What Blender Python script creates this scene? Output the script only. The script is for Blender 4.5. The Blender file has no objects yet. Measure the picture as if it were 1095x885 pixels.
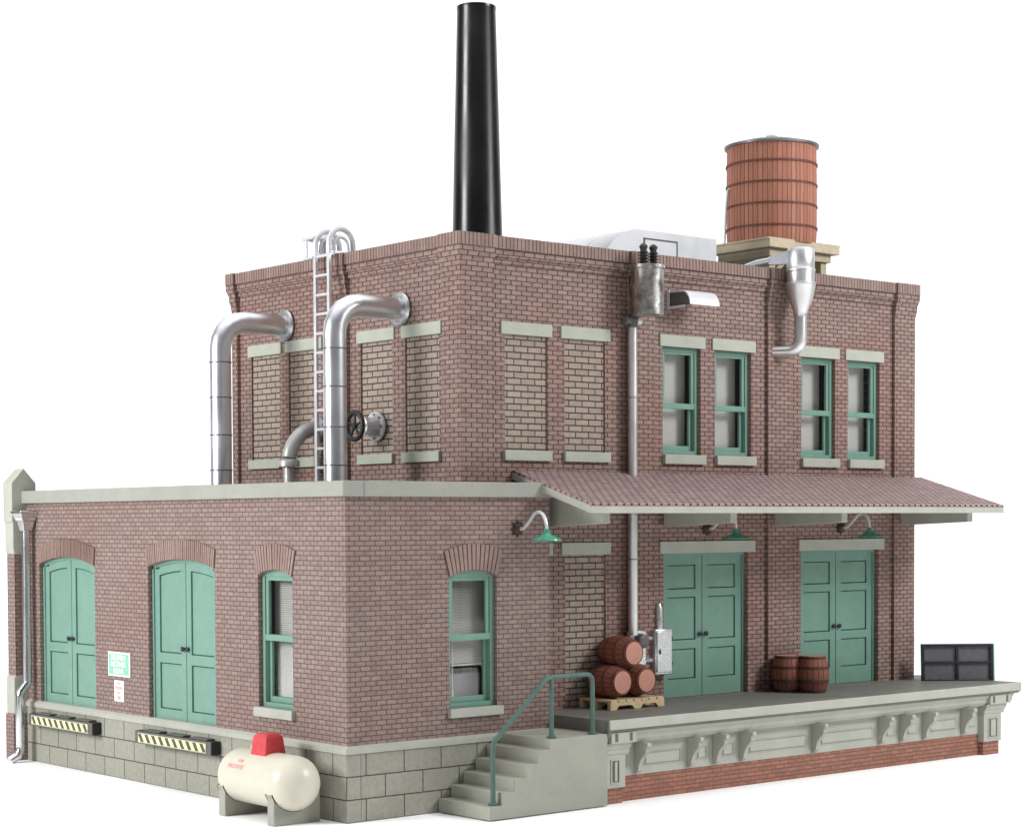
import bpy, bmesh, math, random
from mathutils import Vector, Matrix
random.seed(7)
R = math.radians
SC = bpy.context.scene
COL = SC.collection

# ------------------------------------------------------------------ node helpers
def new_mat(name):
    m = bpy.data.materials.new(name); m.use_nodes = True
    nt = m.node_tree; nt.nodes.clear()
    out = nt.nodes.new('ShaderNodeOutputMaterial')
    b = nt.nodes.new('ShaderNodeBsdfPrincipled')
    nt.links.new(b.outputs[0], out.inputs[0])
    return m, nt, b
def N(nt, typ, **kw):
    n = nt.nodes.new(typ)
    for k, v in kw.items(): setattr(n, k, v)
    return n
def mixc(nt, fac, a, b, blend='MIX'):
    n = N(nt, 'ShaderNodeMix', data_type='RGBA', blend_type=blend)
    for i, v in ((0, fac), (6, a), (7, b)):
        if isinstance(v, (int, float)): n.inputs[i].default_value = v
        elif isinstance(v, tuple): n.inputs[i].default_value = (*v, 1)
        else: nt.links.new(v, n.inputs[i])
    return n.outputs[2]
def objco(nt): return N(nt, 'ShaderNodeTexCoord').outputs['Object']
def noise(nt, co, scale, detail=4, rough=.6):
    n = N(nt, 'ShaderNodeTexNoise'); n.inputs['Scale'].default_value = scale
    n.inputs['Detail'].default_value = detail; n.inputs['Roughness'].default_value = rough
    nt.links.new(co, n.inputs['Vector']); return n.outputs['Fac']
def ramp(nt, fac, stops):
    r = N(nt, 'ShaderNodeValToRGB'); e = r.color_ramp.elements
    while len(e) < len(stops): e.new(.5)
    for el, (p, c) in zip(e, stops):
        el.position = p; el.color = (*c, 1) if isinstance(c, tuple) else (c, c, c, 1)
    nt.links.new(fac, r.inputs[0]); return r.outputs[0]
def bump(nt, h, b, dist, strength=1.0):
    n = N(nt, 'ShaderNodeBump'); n.inputs['Distance'].default_value = dist
    n.inputs['Strength'].default_value = strength
    nt.links.new(h, n.inputs['Height']); nt.links.new(n.outputs[0], b.inputs['Normal'])
def flat_uv(nt):
    """object coordinates laid onto the wall the face belongs to: (run, height)"""
    co = objco(nt); s = N(nt, 'ShaderNodeSeparateXYZ'); nt.links.new(co, s.inputs[0])
    g = N(nt, 'ShaderNodeTexCoord'); sn = N(nt, 'ShaderNodeSeparateXYZ'); nt.links.new(g.outputs['Normal'], sn.inputs[0])
    a = N(nt, 'ShaderNodeMath', operation='ABSOLUTE'); nt.links.new(sn.outputs[0], a.inputs[0])
    gt = N(nt, 'ShaderNodeMath', operation='GREATER_THAN'); nt.links.new(a.outputs[0], gt.inputs[0]); gt.inputs[1].default_value = .7
    mx = N(nt, 'ShaderNodeMix', data_type='FLOAT'); nt.links.new(gt.outputs[0], mx.inputs[0])
    nt.links.new(s.outputs[0], mx.inputs[2]); nt.links.new(s.outputs[1], mx.inputs[3])
    c = N(nt, 'ShaderNodeCombineXYZ'); nt.links.new(mx.outputs[0], c.inputs[0]); nt.links.new(s.outputs[2], c.inputs[1])
    return co, c.outputs[0]

def brick_mat(name, c1, c2, mortar, w, h, ms, bd, tint=(.3, .15, .11), tfac=.5, offset=.5, uvswap=False, smooth=.35, rough=.75, shift=(0, 0), vj=1.0):
    m, nt, b = new_mat(name)
    co, uv = flat_uv(nt)
    if uvswap:   # roof slope: run along x, courses along y
        uv = co
    if shift != (0, 0):
        va = N(nt, 'ShaderNodeVectorMath', operation='ADD'); va.inputs[1].default_value = (*shift, 0); nt.links.new(uv, va.inputs[0]); uv = va.outputs[0]
    # slightly uneven joints
    nz = N(nt, 'ShaderNodeTexNoise'); nz.inputs['Scale'].default_value = 7; nt.links.new(co, nz.inputs['Vector'])
    sub = N(nt, 'ShaderNodeVectorMath', operation='SUBTRACT'); nt.links.new(nz.outputs['Color'], sub.inputs[0]); sub.inputs[1].default_value = (.5, .5, .5)
    sc = N(nt, 'ShaderNodeVectorMath', operation='SCALE'); nt.links.new(sub.outputs[0], sc.inputs[0]); sc.inputs['Scale'].default_value = .014
    ad = N(nt, 'ShaderNodeVectorMath', operation='ADD'); nt.links.new(uv, ad.inputs[0]); nt.links.new(sc.outputs[0], ad.inputs[1])
    mpv = N(nt, 'ShaderNodeMapping'); mpv.inputs['Scale'].default_value = (1/vj, 1, 1); nt.links.new(ad.outputs[0], mpv.inputs[0])   # vj > 1: upright joints wider than bed joints
    t = N(nt, 'ShaderNodeTexBrick'); t.offset = offset
    t.inputs['Scale'].default_value = 1; t.inputs['Brick Width'].default_value = w/vj; t.inputs['Row Height'].default_value = h
    t.inputs['Mortar Size'].default_value = ms; t.inputs['Mortar Smooth'].default_value = smooth; t.inputs['Bias'].default_value = 0
    t.inputs['Color1'].default_value = (*c1, 1); t.inputs['Color2'].default_value = (*c2, 1); t.inputs['Mortar'].default_value = (*mortar, 1)
    nt.links.new(mpv.outputs[0], t.inputs['Vector'])
    big = ramp(nt, noise(nt, co, .4, 3, .5), [(.38, 0), (.72, tfac)])
    colr = mixc(nt, big, t.outputs['Color'], mixc(nt, 1.0, t.outputs['Color'], tint, 'MULTIPLY'))
    fine = ramp(nt, noise(nt, co, 9, 5, .7), [(.25, .8), (.75, 1.15)])
    colr = mixc(nt, 1.0, colr, fine, 'MULTIPLY')
    nt.links.new(colr, b.inputs['Base Color']); b.inputs['Roughness'].default_value = rough
    b.inputs['Specular IOR Level'].default_value = .35
    inv = N(nt, 'ShaderNodeMath', operation='SUBTRACT'); inv.inputs[0].default_value = 1; nt.links.new(t.outputs['Fac'], inv.inputs[1])
    f2 = N(nt, 'ShaderNodeMath', operation='MULTIPLY_ADD'); nt.links.new(noise(nt, co, 14, 4), f2.inputs[0]); f2.inputs[1].default_value = .25; nt.links.new(inv.outputs[0], f2.inputs[2])
    bump(nt, f2.outputs[0], b, bd)
    return m

def paint_mat(name, c, rough=.5, var=.12, nscale=1.5, metallic=0, bumpd=.004, spec=.4, dirt=None):
    m, nt, b = new_mat(name); co = objco(nt)
    lo = tuple(x*(1-var) for x in c); hi = tuple(min(1, x*(1+var)) for x in c)
    col = mixc(nt, ramp(nt, noise(nt, co, nscale, 6, .65), [(.3, 0), (.7, 1)]), lo, hi)
    if dirt:
        col = mixc(nt, ramp(nt, noise(nt, co, nscale*3, 8, .75), [(.55, 0), (.75, .7)]), col, dirt)
    nt.links.new(col, b.inputs['Base Color'])
    rr = ramp(nt, noise(nt, co, nscale*2.3, 5), [(.3, max(0, rough-.08)), (.7, min(1, rough+.1))]); nt.links.new(rr, b.inputs['Roughness'])
    b.inputs['Metallic'].default_value = metallic; b.inputs['Specular IOR Level'].default_value = spec
    if bumpd: bump(nt, noise(nt, co, 22, 4), b, bumpd)
    return m

def wood_mat(name, c, dark, n_stave, axis='Z', rough=.6, gapdark=.35):
    """staves round a barrel or tank: streaks along the axis"""
    m, nt, b = new_mat(name); co = objco(nt)
    s = N(nt, 'ShaderNodeSeparateXYZ'); nt.links.new(co, s.inputs[0])
    at = N(nt, 'ShaderNodeMath', operation='ARCTAN2'); nt.links.new(s.outputs[1], at.inputs[0]); nt.links.new(s.outputs[0], at.inputs[1])
    ml = N(nt, 'ShaderNodeMath', operation='MULTIPLY'); nt.links.new(at.outputs[0], ml.inputs[0]); ml.inputs[1].default_value = n_stave/(2*math.pi)
    fr = N(nt, 'ShaderNodeMath', operation='FRACT'); nt.links.new(ml.outputs[0], fr.inputs[0])
    gap = ramp(nt, fr.outputs[0], [(.0, 0), (.09, 1), (.91, 1), (1, 0)])
    fl = N(nt, 'ShaderNodeMath', operation='FLOOR'); nt.links.new(ml.outputs[0], fl.inputs[0])
    wn = N(nt, 'ShaderNodeTexWhiteNoise', noise_dimensions='1D'); nt.links.new(fl.outputs[0], wn.inputs['W'])
    mp = N(nt, 'ShaderNodeMapping'); mp.inputs['Scale'].default_value = (9, 9, .8); nt.links.new(co, mp.inputs[0])
    gr = noise(nt, mp.outputs[0], 1.6, 6, .7)
    col = mixc(nt, ramp(nt, gr, [(.3, 0), (.72, 1)]), dark, c)
    col = mixc(nt, 1.0, col, ramp(nt, wn.outputs[0], [(0, .85), (1, 1.12)]), 'MULTIPLY')
    col = mixc(nt, gap, tuple(x*gapdark for x in dark), col)
    nt.links.new(col, b.inputs['Base Color']); b.inputs['Roughness'].default_value = rough
    b.inputs['Specular IOR Level'].default_value = .3
    ad = N(nt, 'ShaderNodeMath', operation='MULTIPLY_ADD'); nt.links.new(gr, ad.inputs[0]); ad.inputs[1].default_value = .3; nt.links.new(gap, ad.inputs[2])
    bump(nt, ad.outputs[0], b, .02)
    return m

def metal_mat(name, c, rough, dark=None, nscale=2.5, bd=0):
    m, nt, b = new_mat(name); co = objco(nt)
    d = dark or tuple(x*.62 for x in c)
    col = mixc(nt, ramp(nt, noise(nt, co, nscale, 8, .7), [(.35, 0), (.62, 1)]), d, c)
    nt.links.new(col, b.inputs['Base Color']); b.inputs['Metallic'].default_value = 1
    nt.links.new(ramp(nt, noise(nt, co, nscale*1.5, 3), [(.3, rough*.85), (.7, min(1, rough*1.2))]), b.inputs['Roughness'])
    if bd: bump(nt, noise(nt, co, 9, 3), b, bd)
    return m

def stripe_mat(name, a, c, scale):
    m, nt, b = new_mat(name); co = objco(nt)
    s = N(nt, 'ShaderNodeSeparateXYZ'); nt.links.new(co, s.inputs[0])
    su = N(nt, 'ShaderNodeMath', operation='MULTIPLY_ADD'); nt.links.new(s.outputs[2], su.inputs[0]); su.inputs[1].default_value = -.75; nt.links.new(s.outputs[1], su.inputs[2])
    ml = N(nt, 'ShaderNodeMath', operation='MULTIPLY'); nt.links.new(su.outputs[0], ml.inputs[0]); ml.inputs[1].default_value = scale
    fr = N(nt, 'ShaderNodeMath', operation='FRACT'); nt.links.new(ml.outputs[0], fr.inputs[0])
    st = ramp(nt, fr.outputs[0], [(.0, 1), (.02, 0), (.5, 0), (.52, 1)])
    col = mixc(nt, st, a, c)
    col = mixc(nt, ramp(nt, noise(nt, co, 12, 6, .7), [(.55, 0), (.8, .5)]), col, (.16, .15, .12))
    nt.links.new(col, b.inputs['Base Color']); b.inputs['Roughness'].default_value = .55
    return m

def glass_mat(name):
    m = bpy.data.materials.new(name); m.use_nodes = True; nt = m.node_tree; nt.nodes.clear()
    out = nt.nodes.new('ShaderNodeOutputMaterial'); tr = nt.nodes.new('ShaderNodeBsdfTransparent'); gl = nt.nodes.new('ShaderNodeBsdfGlossy')
    tr.inputs[0].default_value = (.94, .945, .94, 1); gl.inputs['Roughness'].default_value = .03
    mx = nt.nodes.new('ShaderNodeMixShader')
    lw = nt.nodes.new('ShaderNodeLayerWeight'); pw = nt.nodes.new('ShaderNodeMath'); pw.operation = 'POWER'; pw.inputs[1].default_value = 4
    nt.links.new(lw.outputs['Facing'], pw.inputs[0]); ma = nt.nodes.new('ShaderNodeMath'); ma.operation = 'MULTIPLY_ADD'; ma.inputs[1].default_value = .6; ma.inputs[2].default_value = .04
    nt.links.new(pw.outputs[0], ma.inputs[0]); nt.links.new(ma.outputs[0], mx.inputs[0])
    nt.links.new(tr.outputs[0], mx.inputs[1]); nt.links.new(gl.outputs[0], mx.inputs[2]); nt.links.new(mx.outputs[0], out.inputs[0])
    return m

BR1, BR2, MOR = (.292, .208, .180), (.228, .156, .135), (.080, .055, .052)
M = {}
M['brick_wing'] = brick_mat('brick_small', (.270, .200, .176), (.222, .160, .141), (.112, .080, .075), .25, .098, .010, .02, tint=(1.0, .86, .85), tfac=.6, vj=1.3)
M['brick'] = brick_mat('brick_tower', BR1, BR2, MOR, .292, .1015, .0095, .02, tint=(1.05, .83, .78), tfac=.75, vj=1.9)
M['soldier'] = brick_mat('brick_soldier', BR1, BR2, MOR, .105, .6, .013, .02, tint=(1, .85, .8), offset=0, shift=(0, .13))
M['blind'] = brick_mat('brick_infill', (.345, .285, .235), (.295, .240, .200), (.062, .046, .040), .39, .137, .016, .025, tint=(1, .9, .85))
M['arch'] = brick_mat('brick_arch', BR1, BR2, BR2, 3, 3, .001, .002)
M['dockbrick'] = brick_mat('brick_dock', (.36, .165, .115), (.28, .125, .09), (.16, .10, .085), .27, .092, .010, .015, tint=(.95, .85, .8))
M['shingle'] = brick_mat('roof_shingle', (.345, .255, .245), (.275, .200, .193), (.085, .054, .056), .215, .165, .020, .035, uvswap=True, tint=(.95, .9, .92), smooth=.2)
M['block'] = brick_mat('stone_block', (.302, .302, .255), (.278, .278, .235), (.070, .068, .055), .93, .45, .013, .03, tint=(.9, .9, .88), smooth=.3)
M['stone'] = paint_mat('grey_stone_paint', (.375, .382, .334), .7, .1, 1.2, dirt=(.295, .297, .252))
M['cap'] = paint_mat('pale_coping_paint', (.285, .290, .255), .7, .08, 1.0, dirt=(.24, .24, .205))
M['lintel'] = paint_mat('lintel_paint', (.375, .395, .335), .7, .08, 2.0)
M['concrete'] = paint_mat('concrete', (.302, .305, .260), .75, .08, 1.0, dirt=(.25, .25, .21), bumpd=.006)
M['deck'] = paint_mat('deck_concrete', (.150, .147, .130), .6, .14, .9, dirt=(.11, .105, .092), bumpd=.004)
M['roofing'] = paint_mat('flat_roofing', (.10, .10, .10), .9, .2, 2)
M['green'] = paint_mat('green_paint', (.152, .280, .228), .45, .07, 2.2, dirt=(.112, .225, .182))
M['greend'] = paint_mat('dark_green_paint', (.010, .022, .020), .4, .1, 3)
M['greenrail'] = paint_mat('rail_green_paint', (.062, .115, .098), .5, .15, 3, dirt=(.10, .13, .11))
M['shade'] = paint_mat('green_enamel', (.05, .30, .20), .25, .1, 4, spec=.6)
M['black'] = paint_mat('black_rubber', (.014, .014, .016), .5, .2, 3)
M['groove'] = paint_mat('door_gap_shade', (.02, .045, .036), .8, .1, 3, bumpd=0)  # near-black green, shade painted into the gaps of the doors
M['stack'] = paint_mat('black_enamel', (.004, .0045, .006), .27, .1, .3, spec=.5, bumpd=0)
M['galv'] = metal_mat('galvanised_steel', (.73, .75, .79), .34, (.66, .68, .72), .9)
M['satin'] = metal_mat('satin_steel', (.74, .74, .75), .40, (.64, .64, .65), .8)
M['castgrey'] = paint_mat('grey_cast_iron', (.42, .42, .41), .4, .12, 3, metallic=.45)
M['oldgalv'] = metal_mat('weathered_steel', (.66, .65, .62), .36, (.20, .20, .185), 3.5, .004)
M['bright'] = paint_mat('silver_paint', (.60, .61, .62), .3, .1, 5, metallic=.8, dirt=(.42, .42, .43))
M['pipe'] = metal_mat('silver_pipe', (.74, .75, .77), .19, (.68, .69, .71), .6)
M['alu'] = paint_mat('white_aluminium', (.62, .63, .66), .35, .05, 2, metallic=.25)
M['ductmetal'] = paint_mat('duct_sheet', (.64, .65, .68), .4, .04, 1.2, metallic=.2, bumpd=0)
M['tank'] = paint_mat('cream_enamel', (.56, .53, .44), .35, .04, 2.5, spec=.5, bumpd=.002)
M['red'] = paint_mat('red_paint', (.52, .045, .055), .45, .15, 5)
M['pinkink'] = paint_mat('faded_red_ink', (.75, .36, .36), .6, .1, 9, bumpd=0)
M['signgreen'] = paint_mat('sign_green', (.20, .50, .36), .5, .1, 9, bumpd=0)
M['white'] = paint_mat('white_paint', (.80, .80, .77), .5, .05, 9, bumpd=0)
M['signpink'] = paint_mat('notice_paper', (.80, .70, .68), .55, .06, 9, bumpd=0)
M['steel_and_shade'] = paint_mat('dark_steel_and_shade', (.10, .098, .095), .5, .15, 4)  # dark steel, also the painted shade of slots, recesses and the hood inside
M['hazard'] = stripe_mat('hazard_stripes', (.75, .72, .38), (.06, .06, .05), 3.4)
M['barrel'] = wood_mat('barrel_staves', (.255, .088, .056), (.175, .058, .039), 18, gapdark=.8)
M['barrelend'] = paint_mat('barrel_head_wood', (.46, .22, .165), .6, .12, 5, dirt=(.38, .16, .12))
M['hoop'] = paint_mat('dark_hoop_iron', (.050, .024, .020), .5, .2, 6)
M['tankwood'] = wood_mat('tank_staves', (.46, .200, .135), (.335, .132, .086), 58, gapdark=.62)
M['tankhoop'] = paint_mat('rusty_hoop', (.13, .04, .03), .6, .2, 6)
M['tankroof'] = paint_mat('zinc_roof', (.18, .17, .18), .45, .2, 2, metallic=.4)
M['timber'] = paint_mat('pale_timber', (.54, .47, .34), .7, .12, 3, dirt=(.36, .30, .20), bumpd=.008)
M['pallet'] = paint_mat('pallet_pine', (.58, .45, .27), .7, .15, 5, dirt=(.38, .27, .15), bumpd=.006)
M['glass'] = glass_mat('window_glass')
M['blinds'] = paint_mat('pale_blind', (.66, .65, .625), .6, .05, 3, bumpd=0)
M['shadefilm'] = paint_mat('grey_roller_shade', (.62, .60, .585), .5, .04, 2, bumpd=0)
M['greyfilm'] = paint_mat('dim_grey_shade', (.24, .23, .25), .5, .04, 2, bumpd=0)
M['rackpane'] = paint_mat('dull_grey_pane', (.125, .12, .135), .25, .06, 2, bumpd=0, spec=.5)
M['inside'] = paint_mat('interior_shade_black', (.02, .02, .02), .9, .1, 1, bumpd=0)  # near black, stands in for the unlit inside of the building
M['ground'] = paint_mat('white_sheet', (.93, .93, .93), .9, .005, .05, bumpd=0, spec=0)

# ------------------------------------------------------------------ mesh helpers
class MB:
    def __init__(s): s.v = []; s.f = []
    def add(s, vs, fs, mat=None):
        o = len(s.v)
        s.v += [tuple(mat @ Vector(p)) if mat else tuple(p) for p in vs]
        s.f += [tuple(i+o for i in f) for f in fs]; return s
    def box(s, x0, x1, y0, y1, z0, z1, mat=None):
        v = [(x, y, z) for x in (x0, x1) for y in (y0, y1) for z in (z0, z1)]
        return s.add(v, [(0, 1, 3, 2), (4, 6, 7, 5), (0, 4, 5, 1), (2, 3, 7, 6), (0, 2, 6, 4), (1, 5, 7, 3)], mat)
    def prism(s, poly, a, b, ax, mat=None):
        """2-D polygon pushed along axis ax from a to b (poly coords are the other two axes in xyz order)"""
        def p3(p, t):
            q = [p[0], p[1]]; q.insert(ax, t); return tuple(q)
        n = len(poly); v = [p3(p, a) for p in poly]+[p3(p, b) for p in poly]
        return s.add(v, [tuple(range(n))[::-1], tuple(range(n, 2*n))]+[(i, (i+1) % n, n+(i+1) % n, n+i) for i in range(n)], mat)
    def tube(s, pts, r, n=16, caps=True, mat=None):
        pts = [Vector(p) for p in pts]; rs = r if isinstance(r, (list, tuple)) else [r]*len(pts)
        T = []
        for i in range(len(pts)):
            a = pts[max(i-1, 0)]; b = pts[min(i+1, len(pts)-1)]; T.append((b-a).normalized())
        u = T[0].orthogonal().normalized(); v = []; f = []
        for i, (p, t) in enumerate(zip(pts, T)):
            u = (u-t*u.dot(t)).normalized(); w = t.cross(u)
            v += [p+(u*math.cos(2*math.pi*k/n)+w*math.sin(2*math.pi*k/n))*rs[i] for k in range(n)]
        for i in range(len(pts)-1):
            for k in range(n):
                f.append((i*n+k, i*n+(k+1) % n, (i+1)*n+(k+1) % n, (i+1)*n+k))
        if caps: f += [tuple(range(n))[::-1], tuple(range((len(pts)-1)*n, len(pts)*n))]
        return s.add(v, f, mat)
    def lathe(s, prof, c=(0, 0, 0), ax=2, n=32, mat=None):
        """profile of (radius, height) turned about the axis ax through c"""
        v = []; f = []; c = Vector(c)
        for r, h in prof:
            for k in range(n):
                a = 2*math.pi*k/n; q = [r*math.cos(a), r*math.sin(a)]; q.insert(ax, h); v.append(c+Vector(q))
        m = len(prof)
        for i in range(m-1):
            for k in range(n): f.append((i*n+k, i*n+(k+1) % n, (i+1)*n+(k+1) % n, (i+1)*n+k))
        f += [tuple(range(n))[::-1], tuple(range((m-1)*n, m*n))]
        return s.add(v, f, mat)

def finish(me, smooth=32):
    bm = bmesh.new(); bm.from_mesh(me)
    bmesh.ops.recalc_face_normals(bm, faces=bm.faces)
    bm.to_mesh(me); bm.free()
    if smooth:
        for p in me.polygons: p.use_smooth = True
        me.set_sharp_from_angle(angle=R(smooth))
def part(name, mb, mat, parent=None, label=None, bev=0.0, smooth=32):
    me = bpy.data.meshes.new(name); me.from_pydata([tuple(p) for p in mb.v], [], mb.f); finish(me, smooth)
    me.materials.append(M[mat]); o = bpy.data.objects.new(name, me); COL.objects.link(o)
    if parent:
        o.parent = parent
        if parent.type == 'EMPTY' and parent.get('world_built'):
            o.matrix_parent_inverse = Matrix.Translation(-Vector(parent.location))
    if label: o['label'] = label
    if bev:
        b = o.modifiers.new('Bevel', 'BEVEL'); b.width = bev; b.segments = 2; b.limit_method = 'ANGLE'; b.angle_limit = R(40)
    return o
def thing(name, label, cat, loc, group=None, world=True):
    o = bpy.data.objects.new(name, None); COL.objects.link(o); o.location = loc; o.empty_display_size = .3
    o['label'] = label; o['category'] = cat
    if group: o['group'] = group
    if world: o['world_built'] = 1
    return o
def copy_thing(root, loc, rotz, label):
    r = root.copy(); COL.objects.link(r); r.location = loc; r.rotation_euler = rotz if isinstance(rotz, tuple) else (0, 0, rotz); r['label'] = label
    for ch in [o for o in COL.objects if o.parent == root]:
        c = ch.copy(); COL.objects.link(c); c.parent = r
        for g in [o for o in COL.objects if o.parent == ch]:
            d = g.copy(); COL.objects.link(d); d.parent = c
    return r
def text_part(name, body, size, mat, parent, mw, ext=.004, align='CENTER', sx=1.0):
    cu = bpy.data.curves.new(name, 'FONT'); cu.body = body; cu.size = size; cu.extrude = ext; cu.align_x = align; cu.align_y = 'CENTER'; cu.offset = size*.02
    t = bpy.data.objects.new(name, cu); COL.objects.link(t)
    dg = bpy.context.evaluated_depsgraph_get(); me = bpy.data.meshes.new_from_object(t.evaluated_get(dg))
    COL.objects.unlink(t); bpy.data.objects.remove(t)
    me.transform(mw @ Matrix.Diagonal((sx, 1, 1, 1))); me.materials.clear(); me.materials.append(M[mat])
    o = bpy.data.objects.new(name, me); COL.objects.link(o); o.parent = parent
    if parent.type == 'EMPTY' and parent.get('world_built'): o.matrix_parent_inverse = Matrix.Translation(-Vector(parent.location))
    return o
# wall faces: 'X' walls face -y (run along x), 'Y' walls face -x (run along y)
def FX(pl): return lambda u, z, d: (u, pl+d, z)
def FY(pl): return lambda u, z, d: (pl+d, u, z)
def fbox(mb, F, u0, u1, z0, z1, d0, d1):
    v = [F(u, z, d) for u in (u0, u1) for d in (d0, d1) for z in (z0, z1)]
    return mb.add(v, [(0, 1, 3, 2), (4, 6, 7, 5), (0, 4, 5, 1), (2, 3, 7, 6), (0, 2, 6, 4), (1, 5, 7, 3)])
def fprism(mb, F, poly, d0, d1):
    n = len(poly); v = [F(u, z, d0) for u, z in poly]+[F(u, z, d1) for u, z in poly]
    return mb.add(v, [tuple(range(n))[::-1], tuple(range(n, 2*n))]+[(i, (i+1) % n, n+(i+1) % n, n+i) for i in range(n)])
def arch_pts(u0, u1, zs, rise, n=14):
    """points of a segmental arch from (u0,zs) to (u1,zs)"""
    if rise <= 0: return [(u0, zs), (u1, zs)]
    w = (u1-u0)/2; r = (w*w+rise*rise)/(2*rise); cz = zs+rise-r; cu = (u0+u1)/2; a = math.asin(w/r)
    return [(cu+r*math.sin(-a+2*a*i/n), cz+r*math.cos(-a+2*a*i/n)) for i in range(n+1)]
def wall(mb, F, u0, u1, z0, z1, ops, t=.3):
    """wall of thickness t with openings (u0,u1,z0,spring,rise)"""
    us = sorted({u0, u1, *[o[0] for o in ops], *[o[1] for o in ops]})
    zs = sorted({z0, z1, *[o[2] for o in ops], *[o[3]+o[4] for o in ops]})
    for a, b in zip(us, us[1:]):
        for c, d in zip(zs, zs[1:]):
            mu, mz = (a+b)/2, (c+d)/2
            if any(o[0] < mu < o[1] and o[2] < mz < o[3]+o[4] for o in ops): continue
            for dd in (0, t): mb.add([F(a, c, dd), F(b, c, dd), F(b, d, dd), F(a, d, dd)], [(0, 1, 2, 3)])
    for a, b, c, s, r in ops:
        top = s+r; ap = arch_pts(a, b, s, r)
        for p, q in zip(ap, ap[1:]):
            if r > 0:
                for dd in (0, t): mb.add([F(p[0], p[1], dd), F(q[0], q[1], dd), F(q[0], top, dd), F(p[0], top, dd)], [(0, 1, 2, 3)])
            mb.add([F(p[0], p[1], 0), F(q[0], q[1], 0), F(q[0], q[1], t), F(p[0], p[1], t)], [(0, 1, 2, 3)])
        for e in (a, b): mb.add([F(e, c, 0), F(e, s, 0), F(e, s, t), F(e, c, t)], [(0, 1, 2, 3)])
        mb.add([F(a, c, 0), F(b, c, 0), F(b, c, t), F(a, c, t)], [(0, 1, 2, 3)])
    for e in (u0, u1): mb.add([F(e, z0, 0), F(e, z1, 0), F(e, z1, t), F(e, z0, t)], [(0, 1, 2, 3)])
    mb.add([F(u0, z1, 0), F(u1, z1, 0), F(u1, z1, t), F(u0, z1, t)], [(0, 1, 2, 3)])
def weld(o):
    bm = bmesh.new(); bm.from_mesh(o.data); bmesh.ops.remove_doubles(bm, verts=bm.verts, dist=1e-5)
    bmesh.ops.recalc_face_normals(bm, faces=bm.faces); bm.to_mesh(o.data); bm.free()

# ================================================================== THE FACTORY
WP = .04            # plane of the low wing's brick faces
TX, TY = 3.60, .89  # planes of the tall block's brick faces
PX_, PY_ = TX-.09, TY-.09   # pilaster faces
XE, YE = 18.39, 9.70        # far ends of the tall block
WX = 5.28           # right end of the low wing front
WL = 13.75          # far end of the low wing side
fac = thing('brick_factory', 'two storey red brown brick factory block with a flat roofed low wing and green doors', 'building', (9, 5, 0))

# ---- low wing walls
wl_ops = [(10.23, 13.07, 1.47, 4.86, .19), (4.87, 7.72, 1.47, 4.88, .18), (1.90, 3.18, 2.06, 4.76, .13)]
mb = MB(); wall(mb, FY(WP), WP, WL, 1.40, 6.40, wl_ops)
wing_side = part('wall', mb, 'brick_wing', fac, 'brick side wall of the low wing with two arched doors', smooth=0); weld(wing_side)
wr_ops = [(2.58, 3.83, 2.06, 4.74, .13)]
mb = MB(); wall(mb, FX(WP), WP+.302, WX-.302, 1.40, 6.40, wr_ops)
mb2 = MB(); mb2.box(WP, WP+.30, WP, WP+.002, 1.4, 6.4)
# corner returns so the front wall runs out to both corners
mb.v += []; fb = FX(WP)
fbox(mb, fb, WX-.302, WX, 1.40, 6.40, 0, .30)
mb.box(WX-.30, WX, WP+.302, TY+.05, 1.40, 6.40)
wing_front = part('wall', mb, 'brick_wing', fac, 'brick front wall of the low wing with one arched window', smooth=0)
# far end buttress and back wall of the wing
mb = MB(); mb.box(WP+.31, 9, WL-.3, WL-.004, 0, 6.4)
part('wall', mb, 'brick_wing', fac, 'far end wall of the low wing', smooth=0)
mb = MB(); mb.box(WP+.02, WX-.02, WP+.02, .9, 6.40, 6.44); mb.box(WP+.02, 9, .9, WL-.02, 6.40, 6.44)
part('roof', mb, 'roofing', fac, 'flat roof of the low wing')
# coping
mb = MB(); e = .13
prof = lambda o: [(WP-e, 6.352), (WP+.36, 6.352), (WP+.36, 6.66), (WP-e, 6.66)]
mb.box(WP-e, WP+.36, WP-e, WL+.05, 6.352, 6.66)
part('coping', mb, 'cap', fac, 'pale stone coping along the side of the low wing', bev=.018)
mb = MB(); mb.prism([(WP+.362, 6.352), (WX+.05, 6.352), (WX+.12, 6.66), (WP+.362, 6.66)], WP-e, WP+.36, 1)
part('coping', mb, 'cap', fac, 'pale stone coping along the front of the low wing', bev=.018)
# foundation
mb = MB(); mb.box(0, .34, 0, WL, 0, 1.34); mb.box(.343, WX, 0, .34, 0, 1.34)
part('foundation', mb, 'block', fac, 'grey stone block foundation of the low wing', bev=.01)
mb = MB()
mb.prism([(-.035, 1.343), (.30, 1.343), (.30, 1.50), (WP-.001, 1.50), (-.035, 1.445)], -.034, WL, 1)
mb.prism([(-.0345, 1.343), (.30, 1.343), (.30, 1.50), (WP-.001, 1.50), (-.0345, 1.445)], .30, WX, 0)
part('water_table', mb, 'stone', fac, 'sloped grey ledge on top of the foundation')
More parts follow.
